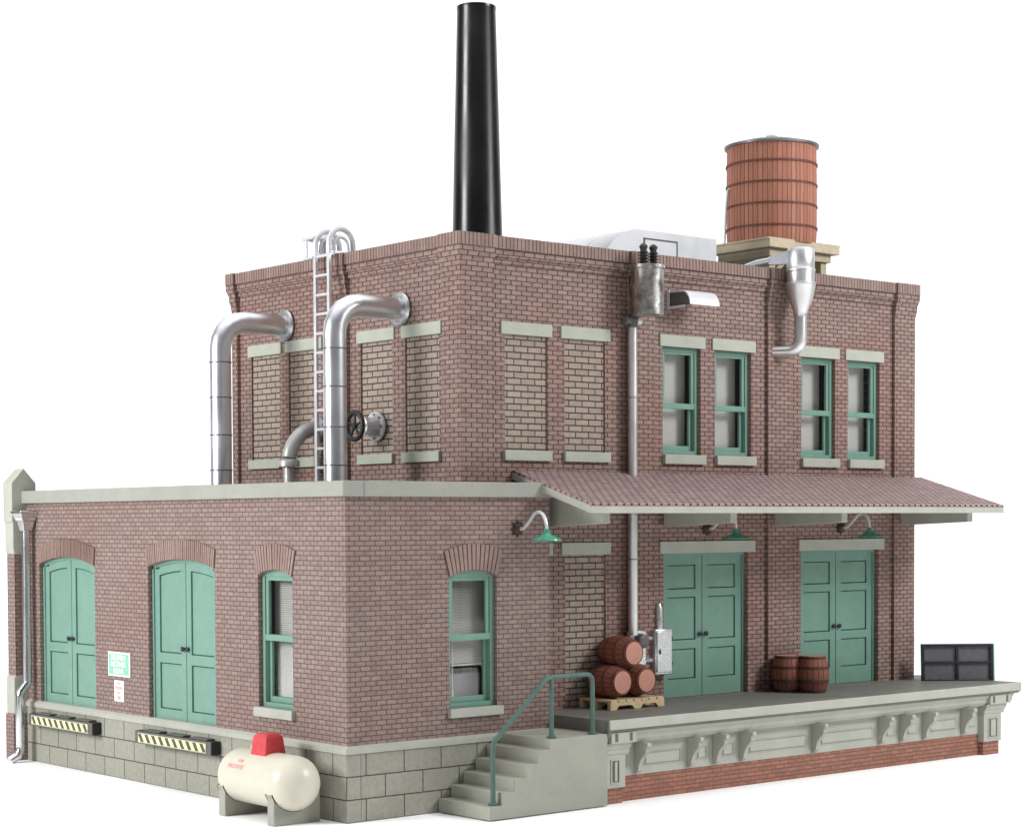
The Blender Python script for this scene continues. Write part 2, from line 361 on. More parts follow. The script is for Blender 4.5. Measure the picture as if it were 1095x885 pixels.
# buttress at the far corner
bt = MB(); bt.box(-.28, .25, WL+.02, WL+.42, 2.102, 5.1)
b_o = part('buttress', bt, 'brick_wing', fac, 'narrow brick buttress at the far corner', smooth=0)
mb = MB(); mb.box(-.36, .25, WL+.0, WL+.44, 0, 1.15); part('buttress_foot', mb, 'brick_wing', b_o, smooth=0)
mb = MB(); mb.prism([(-.33, 1.152), (.26, 1.152), (.26, 2.10), (-.285, 2.10), (-.33, 2.04)], WL+.005, WL+.435, 1)
part('buttress_base', mb, 'stone', b_o, bev=.012)
mb = MB(); mb.prism([(-.345, 5.9), (.30, 5.9), (.30, 6.86), (-.02, 7.22), (-.345, 6.86)], WL-.02, WL+.46, 1)
mb.prism([(-.285, 5.102), (.26, 5.102), (.28, 5.25), (.28, 5.898), (-.315, 5.898), (-.315, 5.25)], WL+.0, WL+.44, 1)
part('buttress_cap', mb, 'stone', b_o, bev=.012)

# ---- tall block walls
tr_ops = []
uw = [(9.45, 10.68), (11.15, 12.38), (14.15, 15.40), (15.87, 17.10)]
for a, b in uw: tr_ops.append((a, b, 7.36, 9.82, 0))
ub = [(4.78, 5.98), (6.47, 7.67)]
for a, b in ub: tr_ops.append((a, b, 7.36, 9.82, 0))
ld = [(9.47, 12.26), (14.14, 17.06)]
for a, b in ld: tr_ops.append((a, b, 1.775, 5.11, 0))
tr_ops.append((6.47, 7.67, 1.78, 5.12, 0)); tr_ops.append((4.78, 5.98, 1.78, 5.12, 0))
mb = MB(); wall(mb, FX(TY), TX+.302, XE-.01, 1.3, 11.59, tr_ops)
tw = part('wall', mb, 'brick', fac, 'long brick wall of the tall block above the dock', smooth=0); weld(tw)
tl_ops = [(7.64+.1, 9.07-.1, 7.34, 9.81, 0), (6.05, 7.36, 7.34, 9.81, 0), (3.29, 4.48, 7.34, 9.81, 0), (1.63, 2.83, 7.34, 9.81, 0)]
mb = MB(); wall(mb, FY(TX), TY, YE, 6.3, 11.59, tl_ops)
tl = part('wall', mb, 'brick', fac, 'short brick wall of the tall block above the low wing roof', smooth=0); weld(tl)
mb = MB(); mb.box(TX+.3, XE, YE-.3, YE, 0, 11.59); mb.box(XE-.3, XE-.01, TY+.302, YE-.302, 0, 11.59)
part('wall', mb, 'brick', fac, 'far brick walls of the tall block', smooth=0)
mb = MB(); mb.box(TX+.302, XE-.302, TY+.302, YE-.302, 11.05, 11.12)
part('roof', mb, 'roofing', fac, 'flat roof of the tall block behind its parapet')
mb = MB(); mb.box(TX+.6, XE-.6, TY+1.6, TY+1.7, .1, 11.0); mb.box(TX+1.6, TX+1.7, TY+1.72, YE-.4, .1, 11)
mb.box(WP+1.4, WP+1.5, WP+1.5, WL-.5, .1, 6.3); mb.box(WP+1.52, WX-.4, WP+1.4, WP+1.5, .1, 6.3)
part('inside_shade', mb, 'inside', fac, 'near black sheets added for the shade inside the windows')  # added sheets, the dimness behind the glass is in their colour

# pilasters with corbelled heads; heads flare outwards
def pil_prof(base, out):    # depth outwards against height
    return [(0, base), (out, base), (out, 10.95), (out+.02, 11.10), (out+.045, 11.20), (out+.045, 11.30), (out+.085, 11.42), (out+.10, 11.47), (out+.10, 11.59), (0, 11.59)]
PO = .09
def pilx(u0, u1, base, parent=fac, label=None):
    mb = MB(); mb.prism([(TY-.001-a if a else TY-.001, z) for a, z in pil_prof(base, PO)], u0, u1, 0)
    return part('pilaster', mb, 'brick', parent, label, smooth=0)
def pily(u0, u1, base, label=None):
    poly = [(TX-.001-a, z) for a, z in pil_prof(base, PO)]
    v = []; mb = MB(); n = len(poly)
    v = [(x, u0, z) for x, z in poly]+[(x, u1, z) for x, z in poly]
    mb.add(v, [tuple(range(n))[::-1], tuple(range(n, 2*n))]+[(i, (i+1) % n, n+(i+1) % n, n+i) for i in range(n)])
    return part('pilaster', mb, 'brick', fac, label, smooth=0)
pilx(8.32, 9.12, 1.77); pilx(12.88, 13.68, 1.77)
# right corner: the head flares to the right as well
mb = MB(); pr = pil_prof(1.77, PO)[1:-1]
def ringpts(o, z): return [(17.59, TY-o, z), (XE+(o-PO)*.75+.005, TY-o, z), (XE+(o-PO)*.75+.005, TY+1.0, z), (17.59, TY+1.0, z)]
rings = [ringpts(a, z) for a, z in pr]
for r_ in rings: mb.v += r_
for i in range(len(rings)-1):
    for k in range(3): mb.f.append((i*4+k, i*4+(k+1) % 4, i*4+4+(k+1) % 4, i*4+4+k))
    mb.f.append((i*4+3, i*4, i*4+4, i*4+7))
mb.f += [(3, 2, 1, 0), tuple(range(len(mb.v)-4, len(mb.v)))]
part('pilaster', mb, 'brick', fac, 'corner pilaster at the right end', smooth=0)
# front corner pilaster (wraps the corner, heads flush with the parapet band)
mb = MB(); rings = [[(TX-a, TY-a, z), (4.40, TY-a, z), (4.40, TY+.02, z), (TX+.02, TY+.02, z), (TX+.02, 1.42, z), (TX-a, 1.42, z)] for a, z in pil_prof(1.5, PO)[1:-1]]
for r_ in rings: mb.v += r_
for i in range(len(rings)-1):
    for k in range(6): mb.f.append((i*6+k, i*6+(k+1) % 6, i*6+6+(k+1) % 6, i*6+6+k))
mb.f += [(5, 4, 3, 2, 1, 0), tuple(range(len(mb.v)-6, len(mb.v)))]
part('pilaster', mb, 'brick', fac, 'corner pilaster over the low wing', smooth=0)
pily(4.89, 5.60, 6.4, 'pilaster behind the roof ladder')
mb = MB(); rings = [[(TX-a, 9.46, z), (TX+.5, 9.46, z), (TX+.5, YE+a-PO, z), (TX-a, YE+a-PO, z)] for a, z in pil_prof(6.4, PO)[1:-1]]
for r_ in rings: mb.v += r_
for i in range(len(rings)-1):
    for k in range(4): mb.f.append((i*4+k, i*4+(k+1) % 4, i*4+4+(k+1) % 4, i*4+4+k))
mb.f += [(3, 2, 1, 0), tuple(range(len(mb.v)-4, len(mb.v)))]
part('pilaster', mb, 'brick', fac, 'far corner pilaster over the low wing', smooth=0)
# three courses stepping out under the parapet band, then the soldier course
mb = MB()
segx = [(4.40, 8.32), (9.12, 12.88), (13.68, 17.59)]
for a, b in segx:
    mb.box(a+.002, b-.002, TY-.04, TY+.1, 11.30, 11.42); mb.box(a+.002, b-.002, TY-.09, TY+.1, 11.423, 11.588)
segy = [(1.42, 4.89), (5.60, 9.46)]
for a, b in segy:
    mb.box(TX-.04, TX+.1, a+.002, b-.002, 11.30, 11.42); mb.box(TX-.09, TX+.1, a+.002, b-.002, 11.423, 11.588)
part('corbel_course', mb, 'brick', fac, smooth=0)
mb = MB(); o1 = .135; o2 = .197
for a, b in segx: mb.box(a+.001, b-.001, TY-o1, TY+.30, 11.592, 11.85)
for a, b in segy: mb.box(TX-o1, TX+.30, a+.001, b-.001, 11.592, 11.85)
for a, b in ((8.32, 9.12), (12.88, 13.68)): mb.box(a, b, TY-o2, TY+.30, 11.592, 11.853)
mb.box(17.59, XE+.082, TY-o2, TY+1.0, 11.592, 11.853)
mb.box(TX-o2, 4.40, TY-o2, TY+.30, 11.592, 11.853); mb.box(TX-o2, TX+.3, TY+.302, 1.42, 11.592, 11.853)
mb.box(TX-o2, TX+.30, 4.89, 5.60, 11.592, 11.853); mb.box(TX-o2, TX+.5, 9.46, YE+.105, 11.592, 11.853)
mb.box(TX+.51, XE, YE-.3, YE, 11.592, 11.845); mb.box(XE-.3, XE, TY+1.01, YE-.31, 11.592, 11.845)
part('parapet_course', mb, 'soldier', fac, 'upright brick course along the top of the tall block', smooth=0)

# ---- openings
def lintel(F, u0, u1, z0, z1, parent, name='lintel', out=.045, mat='lintel'):
    mb = MB(); fbox(mb, F, u0, u1, z0, z1, -out, .06); return part(name, mb, mat, parent, bev=.008)
def blind_window(F, u0, u1, z0, z1, l, s, label):
    mb = MB(); fbox(mb, F, u0-.02, u1+.02, z0-.02, z1+.02, .045, .2)
    o = part('bricked_up_window', mb, 'blind', fac, label, smooth=0)
    if l: lintel(F, *l, o)
    if s: lintel(F, *s, o, 'sill', .085)
FT, FTL, FW, FWL = FX(TY), FY(TX), FX(WP), FY(WP)
blind_window(FT, 4.78, 5.98, 7.36, 9.82, (4.66, 6.09, 9.82, 10.09), (4.72, 6.05, 7.15, 7.37), 'bricked up window nearest the corner above the low wing')
blind_window(FT, 6.47, 7.67, 7.36, 9.82, (6.35, 7.80, 9.82, 10.09), (6.42, 7.77, 7.15, 7.37), 'bricked up window left of the transformer')
blind_window(FT, 6.47, 7.67, 1.78, 5.12, (6.35, 7.80, 5.12, 5.385), None, 'bricked up opening behind the barrel stack')
blind_window(FT, 4.78, 5.98, 1.78, 5.12, (4.66, 6.09, 5.12, 5.385), None, 'bricked up opening mostly hidden by the low wing')
ly = [(7.64, 9.07), (5.95, 7.46), (3.19, 4.58), (1.53, 2.93)]
nm = ['bricked up window behind the far elbow pipe', 'bricked up window left of the roof ladder', 'bricked up window behind the valve wheel', 'bricked up window nearest the corner on the side wall']
for (a, b, c, d, _), (l0, l1), n_ in zip(tl_ops, ly, nm):
    blind_window(FTL, a, b, c, d, (l0, l1, 9.81, 10.08), (a-.06, b+.06, 7.13, 7.345), n_)

def frame_poly(mb, F, u0, u1, z0, zs, rise, w, d0, d1):
    """a rectangular or arched frame of width w"""
    fbox(mb, F, u0, u0+w, z0, zs, d0, d1); fbox(mb, F, u1-w, u1, z0, zs, d0, d1)
    fbox(mb, F, u0+w, u1-w, z0, z0+w, d0, d1)
    if rise <= 0: fbox(mb, F, u0+w, u1-w, zs-w, zs, d0, d1)
    else:
        ap = arch_pts(u0, u1, zs, rise)
        fprism(mb, F, [(u0, zs+.001)]+ap[1:-1]+[(u1, zs+.001)]+[(u1-w, zs+.001-.0), (u1-w, zs-.012), (u0+w, zs-.012), (u0+w, zs+.001)], d0, d1)
def window(F, u0, u1, z0, zs, rise, rail, label, kind, lint=None, sill=None, arch=None):
    mb = MB(); frame_poly(mb, F, u0, u1, z0, zs, rise, .10, .10, .27)
    w = part('window', mb, 'green', fac, label, bev=.01)
    a, b = u0+.10, u1-.10; zt = zs-.06 if rise <= 0 else zs-.005
    mb = MB(); fbox(mb, F, a, a+.09, rail-.0, zt, .13, .20); fbox(mb, F, b-.09, b, rail, zt, .13, .20)
    fbox(mb, F, a+.09, b-.09, zt-.09, zt, .13, .20); fbox(mb, F, a-.0, b-.0, rail-.10, rail+.03, .105, .20)
    part('upper_sash', mb, 'green', w, bev=.008)
    mb = MB(); fbox(mb, F, a, a+.09, z0+.10, rail-.10, .205, .27); fbox(mb, F, b-.09, b, z0+.10, rail-.10, .205, .27)
    fbox(mb, F, a+.09, b-.09, z0+.10, z0+.22, .205, .27)
    part('lower_sash', mb, 'green', w, bev=.008)
    mb = MB(); fbox(mb, F, a+.085, b-.085, rail+.03, zt-.085, .165, .172); part('pane', mb, 'glass', w, smooth=0)
    mb = MB(); fbox(mb, F, a+.085, b-.085, z0+.215, rail-.10, .235, .242); part('pane', mb, 'glass', w, smooth=0)
    if kind == 'roller':
        mb = MB(); fbox(mb, F, u0+.02, u1-.06, z0-.1, zs+.1, .47, .48); part('roller_shade', mb, 'shadefilm', w)
    else:
        mb = MB(); top = zs+.05; bot = z0+.88 if kind == 'half' else z0+.16; n_ = 58
        for i in range(n_):
            z = top-(top-bot)*i/n_; h = (top-bot)/n_
            vs = [F(u0+.03, z, .40), F(u1-.04, z, .40), F(u1-.04, z-h*.78, .37), F(u0+.03, z-h*.78, .37)]
            mb.add(vs+[(F(u0+.03, z, .412)), F(u1-.04, z, .412), F(u1-.04, z-h*.78, .382), F(u0+.03, z-h*.78, .382)],
                   [(0, 1, 2, 3), (7, 6, 5, 4), (0, 4, 5, 1), (3, 2, 6, 7), (0, 3, 7, 4), (1, 5, 6, 2)])
        fbox(mb, F, u0+.03, u1-.04, bot-.05, bot-.01, .37, .41)
        part('slatted_blind', mb, 'blinds', w, smooth=0)
        mb = MB(); fbox(mb, F, u0+.03, u1-.04, z0-.1, bot-.22, .50, .51); part('roller_shade', mb, 'greyfilm' if kind == 'half' else 'shadefilm', w)
        mb = MB(); mb.tube([F(u0+.34, top-.1, .345), F(u0+.34, bot-.55, .345)], .012, 8); mb.lathe([(.01, 0), (.022, -.05), (.024, -.18), (.008, -.2)], F(u0+.34, bot-.5, .345), 2, 8)
        part('blind_cord', mb, 'signpink', w)
    if lint: lintel(F, *lint, w)
    if sill: lintel(F, *sill, w, 'sill', .10, 'stone')
    if arch: brick_arch(F, w, *arch)
    return w
def brick_arch(F, parent, u0, u1, zs, rise, h, n, splay):
    """fan of upright bricks over an arched opening, flat bricks separated by real gaps"""
    w = (u1-u0)/2; r = (w*w+rise*rise)/(2*rise); cu = (u0+u1)/2; cz = zs+rise-r
    a = math.asin(w/r); mb = MB()
    # outer line: same count, wider spread
    def ptin(t): return (cu+r*math.sin(-a+2*a*t), cz+r*math.cos(-a+2*a*t))
    W2 = w+splay; r2 = (W2*W2+(rise*1.15)**2)/(2*rise*1.15); cz2 = zs+rise+h-r2; a2 = math.asin(W2/r2)
    def ptout(t): return (cu+r2*math.sin(-a2+2*a2*t), cz2+r2*math.cos(-a2+2*a2*t))
    for i in range(n):
        g = .075/n
        t0, t1 = i/n+g*1.6, (i+1)/n-g*1.6
        p, q, s_, t_ = ptin(t0), ptin(t1), ptout(t1), ptout(t0)
        dj = random.uniform(-.004, .004)
        fprism(mb, F, [p, q, s_, t_], -.035+dj, .05)
    o = part('brick_arch', mb, 'arch', parent, smooth=0)
    mb = MB(); k = 12
    poly = [ptin(i/k) for i in range(k+1)]+[ptout(1-i/k) for i in range(k+1)]
    fprism(mb, F, [(p[0]*1.0, p[1]) for p in poly], -.012, .045)
    part('arch_mortar', mb, 'mortar', parent, smooth=0)
M['mortar'] = paint_mat('dark_mortar', (.085, .058, .055), .9, .2, 6)
nw = ['green sash window next to the transformer', 'green sash window second from the transformer', 'green sash window under the cyclone pipe', 'green sash window nearest the right end']
lx = [(9.34, 10.80), (11.04, 12.50), (14.02, 15.52), (15.76, 17.22)]
for (a, b), (l0, l1), n_ in zip(uw, lx, nw):
    window(FT, a, b, 7.36, 9.82, 0, 8.52, n_, 'roller', (l0, l1, 9.82, 10.09), (l0+.10, l1-.03, 7.15, 7.365))
window(FW, 2.58, 3.83, 2.06, 4.74, .13, 3.53, 'arched window beside the concrete stairs with its blind half raised', 'half', None, (2.54, 3.93, 1.88, 2.065), (2.58, 3.83, 4.745, .13, .53, 13, .14))
window(FWL, 1.90, 3.18, 2.06, 4.76, .13, 3.53, 'arched window above the propane tank', 'full', None, (1.82, 3.24, 1.87, 2.065), (1.90, 3.18, 4.765, .13, .53, 15, .14))

def raised_panel(mb, gb, F, u0, u1, z0, z1, d, rise=0):
    """sunk panel: dark joint round a flat field"""
    g = .035
    ap = arch_pts(u0, u1, z1-rise, rise) if rise else [(u0, z1), (u1, z1)]
    return (u0, u1, z0, z1)
def panelled_leaf(F, u0, u1, z0, zs, curve, panels, dep, parent, knob_u):
    """door leaf: stiles and rails stand proud of sunk panels. curve(u) gives the top of the leaf"""
    st = .20
    mb = MB()
    n = 10
    us = [u0+(u1-u0)*i/n for i in range(n+1)]
    poly = [(u0, z0), (u1, z0)]+[(u, curve(u)) for u in reversed(us)]
    fprism(mb, F, poly, dep+.085, dep+.10)           # back of the leaf
    gv = .026
    for i_, (p0, p1, arched) in enumerate(panels):    # each sunk field stands free of the stiles, leaving a real groove
        fa, fb2 = u0+st+gv, u1-st-gv
        if arched:
            ut = [fa+(fb2-fa)*k/n for k in range(n+1)]
            fprism(mb, F, [(fa, p0+gv), (fb2, p0+gv)]+[(u, curve(u)-st*.9-gv) for u in reversed(ut)], dep+.03, dep+.084)
        else: fbox(mb, F, fa, fb2, p0+gv, p1-gv, dep+.03, dep+.084)
    fbox(mb, F, u0, u0+st, z0, curve(u0)-.001, dep, dep+.06); fbox(mb, F, u1-st, u1, z0, curve(u1)-.001, dep, dep+.06)
    zr = [z0]+[p[1] for p in panels]
    a, b = u0+st, u1-st
    prev = z0
    for p0, p1, arched in panels:
        fbox(mb, F, a, b, prev, p0, dep, dep+.06)
        prev = p1
    us2 = [a+(b-a)*i/n for i in range(n+1)]
    if panels[-1][2]:
        fprism(mb, F, [(u, curve(u)-st*.9) for u in us2]+[(u, curve(u)-.001) for u in reversed(us2)], dep, dep+.06)
    else: fbox(mb, F, a, b, prev, min(curve(a), curve(b)), dep, dep+.06)
    o = part('door_leaf', mb, 'green', parent, smooth=0)
    return o
def double_door(F, u0, u1, z0, zs, rise, panels, label, lint=None, arch=None, dep=.15):
    ap = arch_pts(u0, u1, zs, rise, 24)
    def top(u):
        if rise <= 0: return zs-.07
        for p, q in zip(ap, ap[1:]):
            if p[0]-1e-6 <= u <= q[0]+1e-6: return p[1]+(q[1]-p[1])*(u-p[0])/max(q[0]-p[0], 1e-6)-.07
        return zs-.07
    mb = MB()
    fbox(mb, F, u0, u0+.07, z0, zs, dep-.03, dep+.12); fbox(mb, F, u1-.07, u1, z0, zs, dep-.03, dep+.12)
    if rise > 0: fprism(mb, F, ap+[(p[0], p[1]-.068) for p in reversed(ap)], dep-.03, dep+.12)
    else: fbox(mb, F, u0+.07, u1-.07, zs-.068, zs, dep-.03, dep+.12)
    d = part('double_door', mb, 'green', fac, label, smooth=0)
    c = (u0+u1)/2
    panelled_leaf(F, u0+.075, c-.012, z0+.01, zs, top, panels, dep, d, c-.1)
    panelled_leaf(F, c+.012, u1-.075, z0+.01, zs, top, panels, dep, d, c+.1)
    mb = MB(); fbox(mb, F, u0+.03, u1-.03, z0, zs, dep+.105, dep+.11); part('gap_shade', mb, 'groove', d, smooth=0)  # dark sheet behind the leaves, paints the shade in their gaps
    for s in (-1, 1):
        mb = MB(); p = F(c+s*.10, z0+(1.62 if rise else 1.45), dep)
        q = F(c+s*.10, z0+(1.62 if rise else 1.45), dep-.075)
        mb.tube([p, Vector(p).lerp(Vector(q), .45), Vector(p).lerp(Vector(q), .5), Vector(p).lerp(Vector(q), .8), q], [.03, .03, .055, .06, .03], 12)
        part('knob', mb, 'black', d)
    if lint: lintel(F, *lint, d, 'lintel', .06, 'stone')
    if arch: brick_arch(F, d, *arch)
wp = [(1.47+.25, 1.47+1.28, False), (1.47+1.50, 4.70, True)]
double_door(FWL, 10.23, 13.07, 1.47, 4.86, .19, wp, 'arched double door at the far end beside the downpipe', None, (10.23, 13.07, 4.865, .19, .43, 40, .05), .13)
double_door(FWL, 4.87, 7.72, 1.47, 4.88, .18, wp, 'arched double door between the two signs and the propane tank', None, (4.87, 7.72, 4.885, .18, .43, 36, .05), .13)
dp = [(1.775+.42, 1.775+1.12, False), (1.775+1.32, 1.775+2.32, False), (1.775+2.50, 1.775+3.06, False)]
double_door(FT, 9.47, 12.26, 1.775, 5.11, 0, dp, 'panelled double door between the meter boxes and the upright barrels', (9.32, 12.47, 5.112, 5.385), None, .15)
double_door(FT, 14.14, 17.06, 1.775, 5.11, 0, dp, 'panelled double door nearest the right end of the dock', (14.03, 17.23, 5.112, 5.385), None, .15)

# ---- canopy over the dock
cy0, cz0, cy1, cz1 = TY-.002, 6.95, -1.66, 6.205
CX0, CX1 = 4.98, 18.78
sl = (cz0-cz1)/(cy0-cy1)
mb = MB()
mb.prism([(cy0, cz0-.06), (cy0, cz0), (cy1, cz1), (cy1, cz1-.05)], CX0, CX1, 0)
# tile edge bumps along the eave
x = CX0+.02
while x < CX1-.2:
    mb.box(x, x+.17, cy1-.016, cy1+.06, cz1-.03, cz1+.012); x += .215
canopy = part('canopy', mb, 'shingle', fac, 'long tiled canopy sloping out over the loading dock', smooth=0)
mb = MB(); mb.prism([(cy1-.001, cz1-.19), (cy1+.07, cz1-.19), (cy1+.07, cz1-.052), (cy1-.001, cz1-.038)], CX0-.02, CX1+.01, 0)
mb.prism([(cy0, cz0-.062), (cy1+.072, cz1-.03), (cy1+.072, cz1-.19), (cy0, cz0-.20)], CX0-.02, CX0+.05, 0)
mb.prism([(cy0, cz0-.062), (cy1+.072, cz1-.03), (cy1+.072, cz1-.19), (cy0, cz0-.20)], CX1-.06, CX1+.01, 0)
part('fascia', mb, 'stone', canopy, bev=.006)
mb = MB(); mb.prism([(cy0, cz0-.09), (cy1+.075, cz1-.10), (cy1+.075, cz1-.14), (cy0, cz0-.13)], CX0+.055, CX1-.065, 0)
part('soffit', mb, 'stone', canopy)
for bx in (5.68, 9.48, 13.18, 17.91):
    mb = MB(); mb.prism([(TY-.004 if bx != 17.91 else PY_-.003, 5.78), (-1.30, 5.81), (-1.30, 6.07), (TY-.1, 6.70), (TY-.1, 6.2)], bx-.10, bx+.10, 0)
    # beam: level bottom
    mb = MB(); yb = PY_-.004 if bx > 17 or bx == 9.48 or bx == 13.18 else TY-.004
    mb.prism([(yb, 5.72), (-1.30, 5.80), (-1.30, 6.17), (yb, 6.75)], bx-.10, bx+.10, 0)
    part('canopy_beam', mb, 'stone', canopy, bev=.008)

# ================================================================== LOADING DOCK
DX0, DX1, DYB, DYL, DZ = 5.36, 19.40, -1.35, -1.75, 1.768
dock = thing('loading_dock', 'long grey loading dock with scrolled brackets over a red brick base', 'loading dock', (12.3, -.3, 0))
mb = MB(); mb.prism([(TY-.003, 1.50), (TY-.003, DZ), (DYL+.03, DZ), (DYL, DZ-.03), (DYL, 1.56), (DYL+.06, 1.52), (DYL+.09, 1.50)], DX0, DX1, 0)
mb.box(XE+.01, DX1, TY, TY+.6, 1.50, DZ)
dk = part('deck', mb, 'deck', dock, smooth=0)
mb = MB(); mb.prism([(DYL-.012, DZ-.012), (DYL-.012, 1.575), (DYL+.02, 1.57), (DYL+.02, DZ+.004), (DYL+.0, DZ+.004)], DX0-.01, DX1+.012, 0)
part('deck_edge', mb, 'stone', dock, 'pale moulded edge of the dock')
mb = MB()   # moulding below the deck edge
mb.prism([(-1.2, 1.498), (DYL+.10, 1.498), (DYL+.13, 1.44), (DYL+.17, 1.40), (DYL+.17, 1.33), (DYL+.20, 1.29), (DYL+.25, 1.24), (-1.2, 1.24)], DX0+.06, DX1-.12, 0)
part('moulding', mb, 'stone', dock)
mb = MB(); mb.box(DX0+.12, DX1-.42, DYB, -1.0, .53, 1.238)
part('frieze', mb, 'stone', dock, bev=.006)
mb = MB(); mb.box(DX0+.12, DX1-.42, DYB+.02, -1.0, 0, .528); mb.box(DX1-.75, DX1-.42, -.99, TY+.5, 0, 1.49)
part('brick_base', mb, 'dockbrick', dock, 'red brick base of the dock', smooth=0)
brx = [6.40, 7.97, 8.755, 9.60, 11.99, 14.34, 15.115, 15.99, 17.50]
def bracket_mb(x):
    mb = MB(); w = .115
    y0 = DYB-.002
    prof = [(y0, 1.232), (y0-.40, 1.232), (y0-.41, 1.16), (y0-.34, 1.11), (y0-.36, 1.06), (y0-.33, .99), (y0-.24, .92), (y0-.17, .82), (y0-.13, .70), (y0-.12, .62), (y0-.04, .565), (y0, .56)]
    mb.prism(prof, x, x+w, 0)
    return mb
for x in brx:
    part('bracket', bracket_mb(x), 'stone', dock, bev=.006)
# sunk/raised frieze panels between brackets
def frame_strip(mb, F, u0, u1, z0, z1, w, d0, d1):
    fbox(mb, F, u0, u0+w, z0, z1, d0, d1); fbox(mb, F, u1-w, u1, z0, z1, d0, d1); fbox(mb, F, u0+w, u1-w, z0, z0+w, d0, d1); fbox(mb, F, u0+w, u1-w, z1-w, z1, d0, d1)
edges = [5.95]+brx+[18.15]
for i, (a, b) in enumerate(zip(edges, edges[1:])):
    a2, b2 = (a+.30 if i else a+.0), b-.24
    if b2-a2 < .16: a2, b2 = a+.23, b-.12
    if b2-a2 < .1: continue
    mb = MB(); frame_strip(mb, FX(DYB), a2-.03, b2+.03, .70, 1.00, .022, -.012, .01)
    fbox(mb, FX(DYB), a2+.02, b2-.02, .745, .955, -.028, .01)
    part('frieze_panel', mb, 'stone', dock, bev=.006)
# end pillars
def pillar(x0, x1, right):
    mb = MB()
    mb.box(x0, x1, DYB-.16, DYB+.4, .33, 1.02)
    p = part('end_pillar', mb, 'stone', dock, bev=.01)
    mb = MB(); frame_strip(mb, FX(DYB-.16), x0+.16, x1-.16, .42, .93, .03, -.02, .01); part('pillar_panel', mb, 'stone', p)
    mb = MB(); fbox(mb, FX(DYB-.16), x0+.19, x1-.19, .45, .90, -.006, .01); part('recess_shade', mb, 'steel_and_shade', p)  # dark plate on the face, painted as the shade of a sunk panel
    mb = MB(); fbox(mb, FX(DYB-.16), x0+.27, x1-.24, .47, .88, -.018, .01); part('panel_field', mb, 'stone', p)
    mb = MB(); mb.box(x0+.03, x1-.05, DYB-.12, DYB+.4, 0, .328); part('pillar_foot', mb, 'dockbrick', p, smooth=0)
    mb = MB(); y = DYB-.16
    prof = [(DYB+.4, 1.022), (y, 1.022), (y-.03, 1.08), (y-.03, 1.12), (y-.08, 1.17), (y-.10, 1.24), (y-.10, 1.27), (DYB+.4, 1.27)]
    mb.prism(prof, x0-.01, x1+.09, 0)
    part('pillar_cap', mb, 'stone', p, bev=.006)
    mb = MB(); mb.box(x0+.04, x1+.16, y-.17, DYB+.4, 1.272, 1.499)
    part('pillar_block', mb, 'stone', p, bev=.01)
    for a_, b_ in ((x0+.14, x0+.22), (x1-.03, x1+.05)):
        mb = MB(); fbox(mb, FX(y-.17), a_, b_, 1.31, 1.48, -.004, .01); part('slot_shade', mb, 'steel_and_shade', p)  # slots are dark plates, their shade is only colour
pillar(5.42, 6.00, False)
pillar(18.22, 18.93, True)

# ================================================================== STAIRS
SX0, SXE, SY = 2.22, 5.352, -1.67
stairs = thing('concrete_stairs', 'six step grey concrete stairs with a green pipe handrail beside the low wing', 'stairs', (3.8, -.85, 0))
lv = [.29, .54, .785, 1.04, 1.295, 1.50]; sx = [2.22, 2.54, 2.86, 3.18, 3.485, 3.79]
poly = [(SX0, 0)]
for z, x in zip(lv, sx): poly += [(x, poly[-1][1]), (x, z)]
poly = [(SX0, 0.02)]
pz = .02
for z, x in zip(lv, sx):
    if x > SX0: poly.append((x, pz))
    poly.append((x, z)); pz = z
poly += [(SXE, lv[-1]), (SXE, .02)]
mb = MB(); mb.prism(poly, SY, -.04, 1)
part('steps', mb, 'concrete', stairs, bev=.012)
hr = MB(); yh = SY+.13
hr.tube([(2.41, yh, 1.40), (2.43, yh, 1.50), (2.48, yh, 1.57), (3.76, yh, 2.66), (3.84, yh, 2.71), (3.95, yh, 2.735), (4.85, yh, 2.735), (4.95, yh, 2.725), (5.03, yh, 2.66), (5.05, yh, 2.56)], .052, 12)
rail = part('handrail', hr, 'greenrail', stairs)
for px, zb, zt in ((2.41, .29, 1.42), (3.94, 1.50, 2.73), (5.05, 1.50, 2.58)):
    mb = MB(); mb.tube([(px, yh, zb), (px, yh, zt)], .05, 12); mb.lathe([(.10, zb), (.10, zb+.035), (.06, zb+.06), (.055, zb+.10)], (px, yh, 0), 2, 16)
    part('rail_post', mb, 'greenrail', rail)

# ================================================================== ROOF ITEMS
st = thing('smokestack', 'tall tapering black smokestack rising behind the roof corner', 'smokestack', (6.5, 3.95, 11.12))
mb = MB(); mb.lathe([(.70, 11.12), (.64, 11.2), (.588, 11.6), (.572, 12.5), (.442, 17.48), (.450, 17.50), (.450, 17.58), (.39, 17.58), (.39, 17.1)], (6.53, 3.95, 0), 2, 64)
part('chimney_shaft', mb, 'stack', st)
hv = thing('rooftop_duct', 'big white sheet metal duct housing on the roof left of the water tower', 'roof duct', (12, 4.6, 11.12))
mb = MB(); prof = [(13.59, 11.12), (13.59, 12.86), (10.95, 12.87)]
for i in range(1, 13):
    a = i/12*math.pi/2; prof.append((10.95-1.45*math.sin(a), 11.12+1.75*math.cos(a)))
mb.prism(prof, 3.2, 6.0, 1)
dct = part('housing', mb, 'ductmetal', hv, smooth=20)
